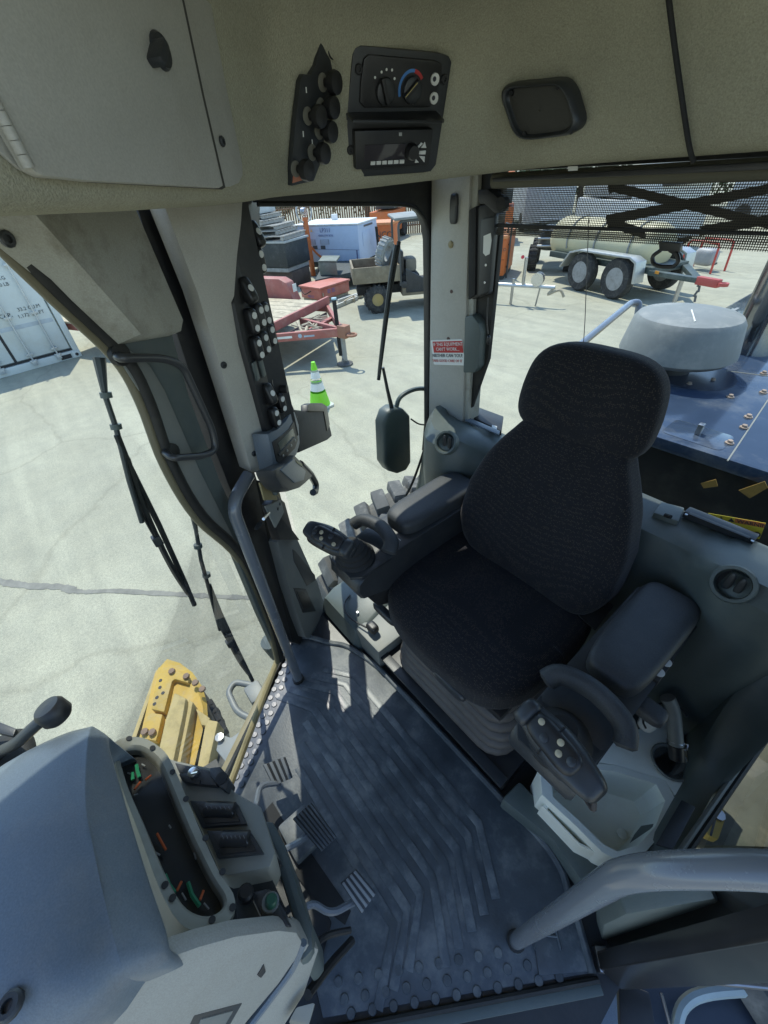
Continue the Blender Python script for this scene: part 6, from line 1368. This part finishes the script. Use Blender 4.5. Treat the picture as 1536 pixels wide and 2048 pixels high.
for a_ in (-1.7, -.7, .4):
    tube('tank_strap', [TT(a_, .95, .76+tcn*.62)+(tb*math.cos(t)+UP*math.sin(t))*(trr+.012) for t in [R(160-k*14) for k in range(18)]] if False else [TT(a_, .95, .76+tcn*.62)-tb*math.cos(t)*(trr+.01)+UP*math.sin(t)*(trr+.01) for t in [R(-20+k*12) for k in range(19)]], .022, MATS['dusty_grey_steel'], tt, seg=6)
tend = Zp(1395, 560, GZ+.62)
for s in (.35, 1.5):
    a_ = TT(1.25, s, .66); d = tend-a_; box('tongue_beam', (a_+tend)/2, (d.length, .10, .16), MATS['dark_green_frame'], tt, ax=fr(d), bevel=.008)
dt = V((ta.x, ta.y, 0))
rdc = M('red_coupler', (.42, .07, .06), .5, dirt=(.25, .1, .08, .4))
box('coupler', tend+dt*.25, (.5, .14, .16), rdc, tt, ax=(dt, tb, UP), bevel=.02); lathe('coupler_eye', [(.10, -.03), (.10, .03), (.05, .03), (.05, -.03)], tend+dt*.58, UP, rdc, tt, seg=14)
tube('jack_leg', [tend-dt*.35+UP*.0, V((tend.x-dt.x*.35, tend.y-dt.y*.35, GZ))], .05, steel, tt, seg=8)
for k in range(4): tube('safety_chain', [tend+dt*.1+V((0, 0, -.1*k)), tend+dt*.1+V((.03*(-1)**k, .03, -.1*k-.12))], .025, M('chain_dark', (.1, .1, .1), .6), tt, seg=5)
box('side_marker', TT(1.5, .27, .70), (.10, .02, .06), M('amber_lens', (.6, .25, .03), .3), tt, ax=(ta, tb, UP), bevel=.004)
# pump frame beyond the tongue
pf_ = thing('pump_frame', Gp(1400, 545), 'red tubular pump frame standing behind the tank tongue', 'pump')
pb = Gp(1402, 540)
for s in (-.3, .3):
    tube('frame_tube', arcpath([pb+ta*-.5+tb*s, pb+ta*-.45+tb*s+UP*.75, pb+ta*.45+tb*s+UP*.75, pb+ta*.5+tb*s], .12, 4), .03, M('pump_red', (.55, .07, .05), .5), pf_, seg=8)
pillow('engine', pb+UP*.35, (.6, .4, .45), M('engine_grey', (.35, .36, .36), .5), pf_, ax=(ta, tb, UP), e=.5, n=8)
p2 = Gp(1418, 528); cone(p2, hgt(p2, 500), 'distant lime traffic cone standing behind the tank tongue', M('black_cone_base', (.03, .03, .03), .7))
# silver tongue with jack wheel
tg = thing('boat_trailer_tongue', Gp(1040, 605), 'silver trailer tongue with winch and jack beside the orange box', 'trailer')
za = GZ+.45
A0, A1_ = Zp(985, 568, za), Zp(1110, 575, za); gd = (A1_-A0).normalized()
tube('tongue', [A0-gd*1.5, A1_], .045, M('galvanised_tongue', (.5, .52, .52), .4, .5), tg, seg=8)
wpt = A0.lerp(A1_, .5); tube('winch_post', [wpt, wpt+UP*.62], .04, steel, tg, seg=8)
lathe('winch_drum', [(.15, -.08), (.15, -.06), (.06, -.06), (.06, .06), (.15, .06), (.15, .08)], wpt+gd*.35+UP*.16, V((-gd.y, gd.x, 0)), alu, tg, seg=18)
tube('jack', [wpt-gd*.25+UP*.15, V((wpt.x-gd.x*.25, wpt.y-gd.y*.25, GZ))], .035, steel, tg, seg=8)
tube('support_leg', [A1_-gd*.35, V((A1_.x-gd.x*.4, A1_.y-gd.y*.4, GZ))], .02, steel, tg, seg=6)
tube('chain', crom([A1_, A1_+V((.1, .1, -.15)), A1_+gd*.12+UP*-.05, A1_+gd*.25+UP*-.2], 5), .03, M('chain_tan', (.35, .3, .22), .7), tg, seg=6)
lathe('tail_lamp', [(.04, 0), (.04, .03), (.0001, .035)], wpt-gd*.1+UP*.62, (-.6, .6, .2), M('red_lens', (.6, .03, .04), .3), tg, seg=12)
# dark all-terrain vehicle behind
at = thing('all_terrain_vehicle', Gp(1060, 540), 'dark all-terrain vehicle with chunky tyres behind the orange box', 'vehicle')
ab = Gp(1062, 540)
ad_ = V((-.5, .86, 0)); an = V((.86, .5, 0))
for f, s, r in ((.0, .0, .36), (.15, 1.15, .36), (-1.5, .0, .36), (-1.5, 1.15, .36)):
    p = ab+ad_*f-an*s*1.0+UP*r; p = ab+V((0, 0, r))+ad_*(f)+an*(-s)
    w_ = lathe('wheel', [(r*.4, -.13), (r*.9, -.14), (r, -.05), (r, .05), (r*.9, .14), (r*.4, .13)], p, an, tyreb, at, seg=22, caps=False)
    for k in range(16):
        t = k*2*math.pi/16; rd_ = ad_*math.cos(t)+UP*math.sin(t); box('lug', p+rd_*r, (.26, .06, .035), tyreb, w_, ax=(an, rd_.cross(an), rd_), bevel=0)
    lathe('rim', [(r*.42, .10), (r*.35, .06), (.0001, .06)], p, -an, silver, w_, seg=14)
pillow('body', ab-ad_*.7-an*.58+UP*.85, (1.0, 2.3, .6), M('dark_green_body', (.07, .08, .075), .4), at, ax=(an, ad_, UP), e=.5, n=10)
for z_ in (.75, .95, 1.15): tube('bumper_bar', [ab+ad_*.45-an*.1+UP*z_, ab+ad_*.5-an*1.05+UP*z_], .035, steel, at, seg=8)
slab('rack', [ab+ad_*x-an*s+UP*1.35 for x, s in ((.35, .05), (.35, 1.1), (-.5, 1.1), (-.5, .05))], (0, 0, .05), cartw, at)
# dark upright frame between box and vehicle
bf = thing('pipe_rack', Gp(1020, 560), 'dark welded pipe rack between the orange box and vehicle', 'rack')
r0 = Gp(1012, 556)
for k in range(3):
    q = r0+V((.25*k, -.18*k, 0)); tube('upright', [q, q+UP*(1.45-.1*k)], .03, cartw, bf, seg=6)
for z_ in (.3, .9, 1.4): tube('rung', [r0+UP*z_, r0+V((.5, -.36, z_))], .025, cartw, bf, seg=6)
# ---------------- background: fence, machines, trees
fe_ = thing('slat_fence', (24, -13.5, GZ), 'brown slatted fence behind the pallet stack', 'fence')
rust = M('brown_fence_slat', (.20, .12, .07), .8, var=.3)
A_, B_ = V((26, -9, GZ)), V((20, -20, GZ)); nsl = 100; dv = (B_-A_)/nsl
sl0 = None
for k in range(nsl):
    p = A_+dv*k
    if sl0 is None:
        sl0 = box('slat', p+UP*.95, (.035, .075, 1.9), rust, fe_, ax=fr(dv.cross(UP), dv), bevel=0)
    else:
        o = sl0.copy(); COL.objects.link(o); o.parent = fe_; o.location = p-A_
for z_ in (.4, 1.6): tube('fence_rail', [A_+UP*z_+dv.cross(UP).normalized()*.06, B_+UP*z_+dv.cross(UP).normalized()*.06], .035, rust, fe_, seg=6)
def machine(name, label, cat, base, d, sz, mat, extra):
    t = thing(name, base, label, cat); d = V(d).normalized(); s_ = V((-d.y, d.x, 0))
    box('body', base+UP*(sz[2]/2+.35), sz, mat, t, ax=(d, s_, UP), bevel=.06)
    for f in (-.35, .35):
        for q in (-1, 1): lathe('wheel', [(.15, -.12), (.36, -.13), (.40, -.06), (.40, .06), (.36, .13), (.15, .12)], base+d*sz[0]*f+s_*q*sz[1]*.46+UP*.40, s_, tyreb, t, seg=18)
    for (f, z0, zs, fx, m2, nm) in extra: box(nm, base+d*sz[0]*f+UP*z0, (sz[0]*fx, sz[1]*.86, zs), m2, t, ax=(d, s_, UP), bevel=.05)
    return t
mwhite = M('white_truck_paint', (.6, .62, .62), .4, dirt=(.4, .38, .33, .4), ds=2); dgl = M('dark_cab_glass', (.03, .035, .04), .1)
def far(px, py): return Gp(px, py)
machine('flatbed_truck', 'white truck parked beyond the tank trailer', 'truck', V((9.2, -20.5, GZ)), (-.85, .5, 0), (5.0, 2.2, 1.1), mwhite, ((.34, 2.0, 1.1, .3, mwhite, 'cab'), (.36, 2.15, .5, .31, dgl, 'windscreen'), (-.2, 1.7, .4, .55, M('grey_load', (.3, .3, .29), .7), 'load')))
machine('boom_lift', 'orange lift machine parked behind the sun shade', 'lift', V((14.5, -18.5, GZ)), (-.6, .8, 0), (2.4, 1.6, 1.0), orp, ((-.1, 2.0, 1.0, .12, orp, 'mast'), (.2, 1.7, .5, .4, MATS['dark_chassis'], 'engine_cover')))
machine('boom_lift', 'orange lift machine beyond the tank trailer tongue', 'lift', V((2.0, -23.5, GZ)), (-.95, .2, 0), (2.8, 1.6, .9), orp, ((-.25, 2.2, 1.6, .10, orp, 'mast'), (.2, 1.6, .5, .4, MATS['dark_chassis'], 'engine_cover')))
machine('box_trailer', 'pale grey box trailer in the yard background', 'trailer', V((16.0, -24.0, GZ)), (-.7, .7, 0), (5.5, 2.3, 1.7), M('pale_grey_box', (.5, .52, .53), .5), ((.2, 1.4, .5, .3, MATS['dark_chassis'], 'side_locker'),))
machine('flatbed_truck', 'grey truck standing behind the orange lift', 'truck', V((5.0, -27.0, GZ)), (-.95, .3, 0), (5.5, 2.3, 1.2), M('truck_grey', (.35, .37, .38), .45), ((.34, 2.1, 1.2, .3, mwhite, 'cab'), (.36, 2.2, .5, .31, dgl, 'windscreen')))
machine('scissor_lift', 'orange scissor lift beyond the pale blue generator', 'lift', V((20.5, -17.2, GZ)), (-.5, .86, 0), (2.4, 1.2, .9), orp, ((0, 1.9, .12, 1.0, steel, 'platform'), (-.1, 1.55, .5, .6, cartw, 'scissor_stack')))
# trees along the far boundary
leafm = [M('tree_leaf_dark', (.035, .06, .022), .7, var=.4, vs=1.5), M('tree_leaf_mid', (.055, .085, .03), .7, var=.4, vs=1.5)]
barkm = M('tree_bark', (.09, .07, .05), .9)
def tree(p, h, rad, label, seed):
    t = thing('boundary_tree', p, label, 'tree', 'trees along the yard boundary'); rn = random.Random(seed)
    tube('trunk', [p, p+V((.1, .1, h*.3)), p+V((.05, -.1, h*.6))], [.22, .16, .08], barkm, t, seg=8)
    for k in range(5):
        a = rn.uniform(0, 6.28); tube('limb', [p+UP*h*(.3+.06*k), p+V((math.cos(a)*rad*.6, math.sin(a)*rad*.6, h*(.55+.07*k)))], [.09, .03], barkm, t, seg=6)
    vs, fs = [], []
    cl = [(V((rn.gauss(0, .42)*rad, rn.gauss(0, .42)*rad, h*rn.uniform(.30, .95))), rn.uniform(.25, .5)*rad) for _ in range(26)]
    for c, r in cl:
        for k in range(120):
            d = V((rn.gauss(0, 1), rn.gauss(0, 1), rn.gauss(0, 1))).normalized()*r*rn.uniform(.6, 1.05); q = p+c+d
            u_ = V((rn.gauss(0, 1), rn.gauss(0, 1), rn.gauss(0, 1))).normalized(); v_ = u_.orthogonal().normalized(); s = rn.uniform(.09, .17); i = len(vs)
            vs += [q-u_*s, q+v_*s*.5, q+u_*s, q-v_*s*.5]; fs.append((i, i+1, i+2, i+3))
    add('crown', vs, fs, leafm[seed % 2], t)
rn = random.Random(4)
for k in range(13):
    a = R(-78+k*8.2+rn.uniform(-2, 2)); d = rn.uniform(33, 38)
    tree(V((math.cos(a)*d, math.sin(a)*d, GZ)), rn.uniform(3.6, 5.2), rn.uniform(2.0, 3.0), 'leafy green tree along the far yard boundary', k)
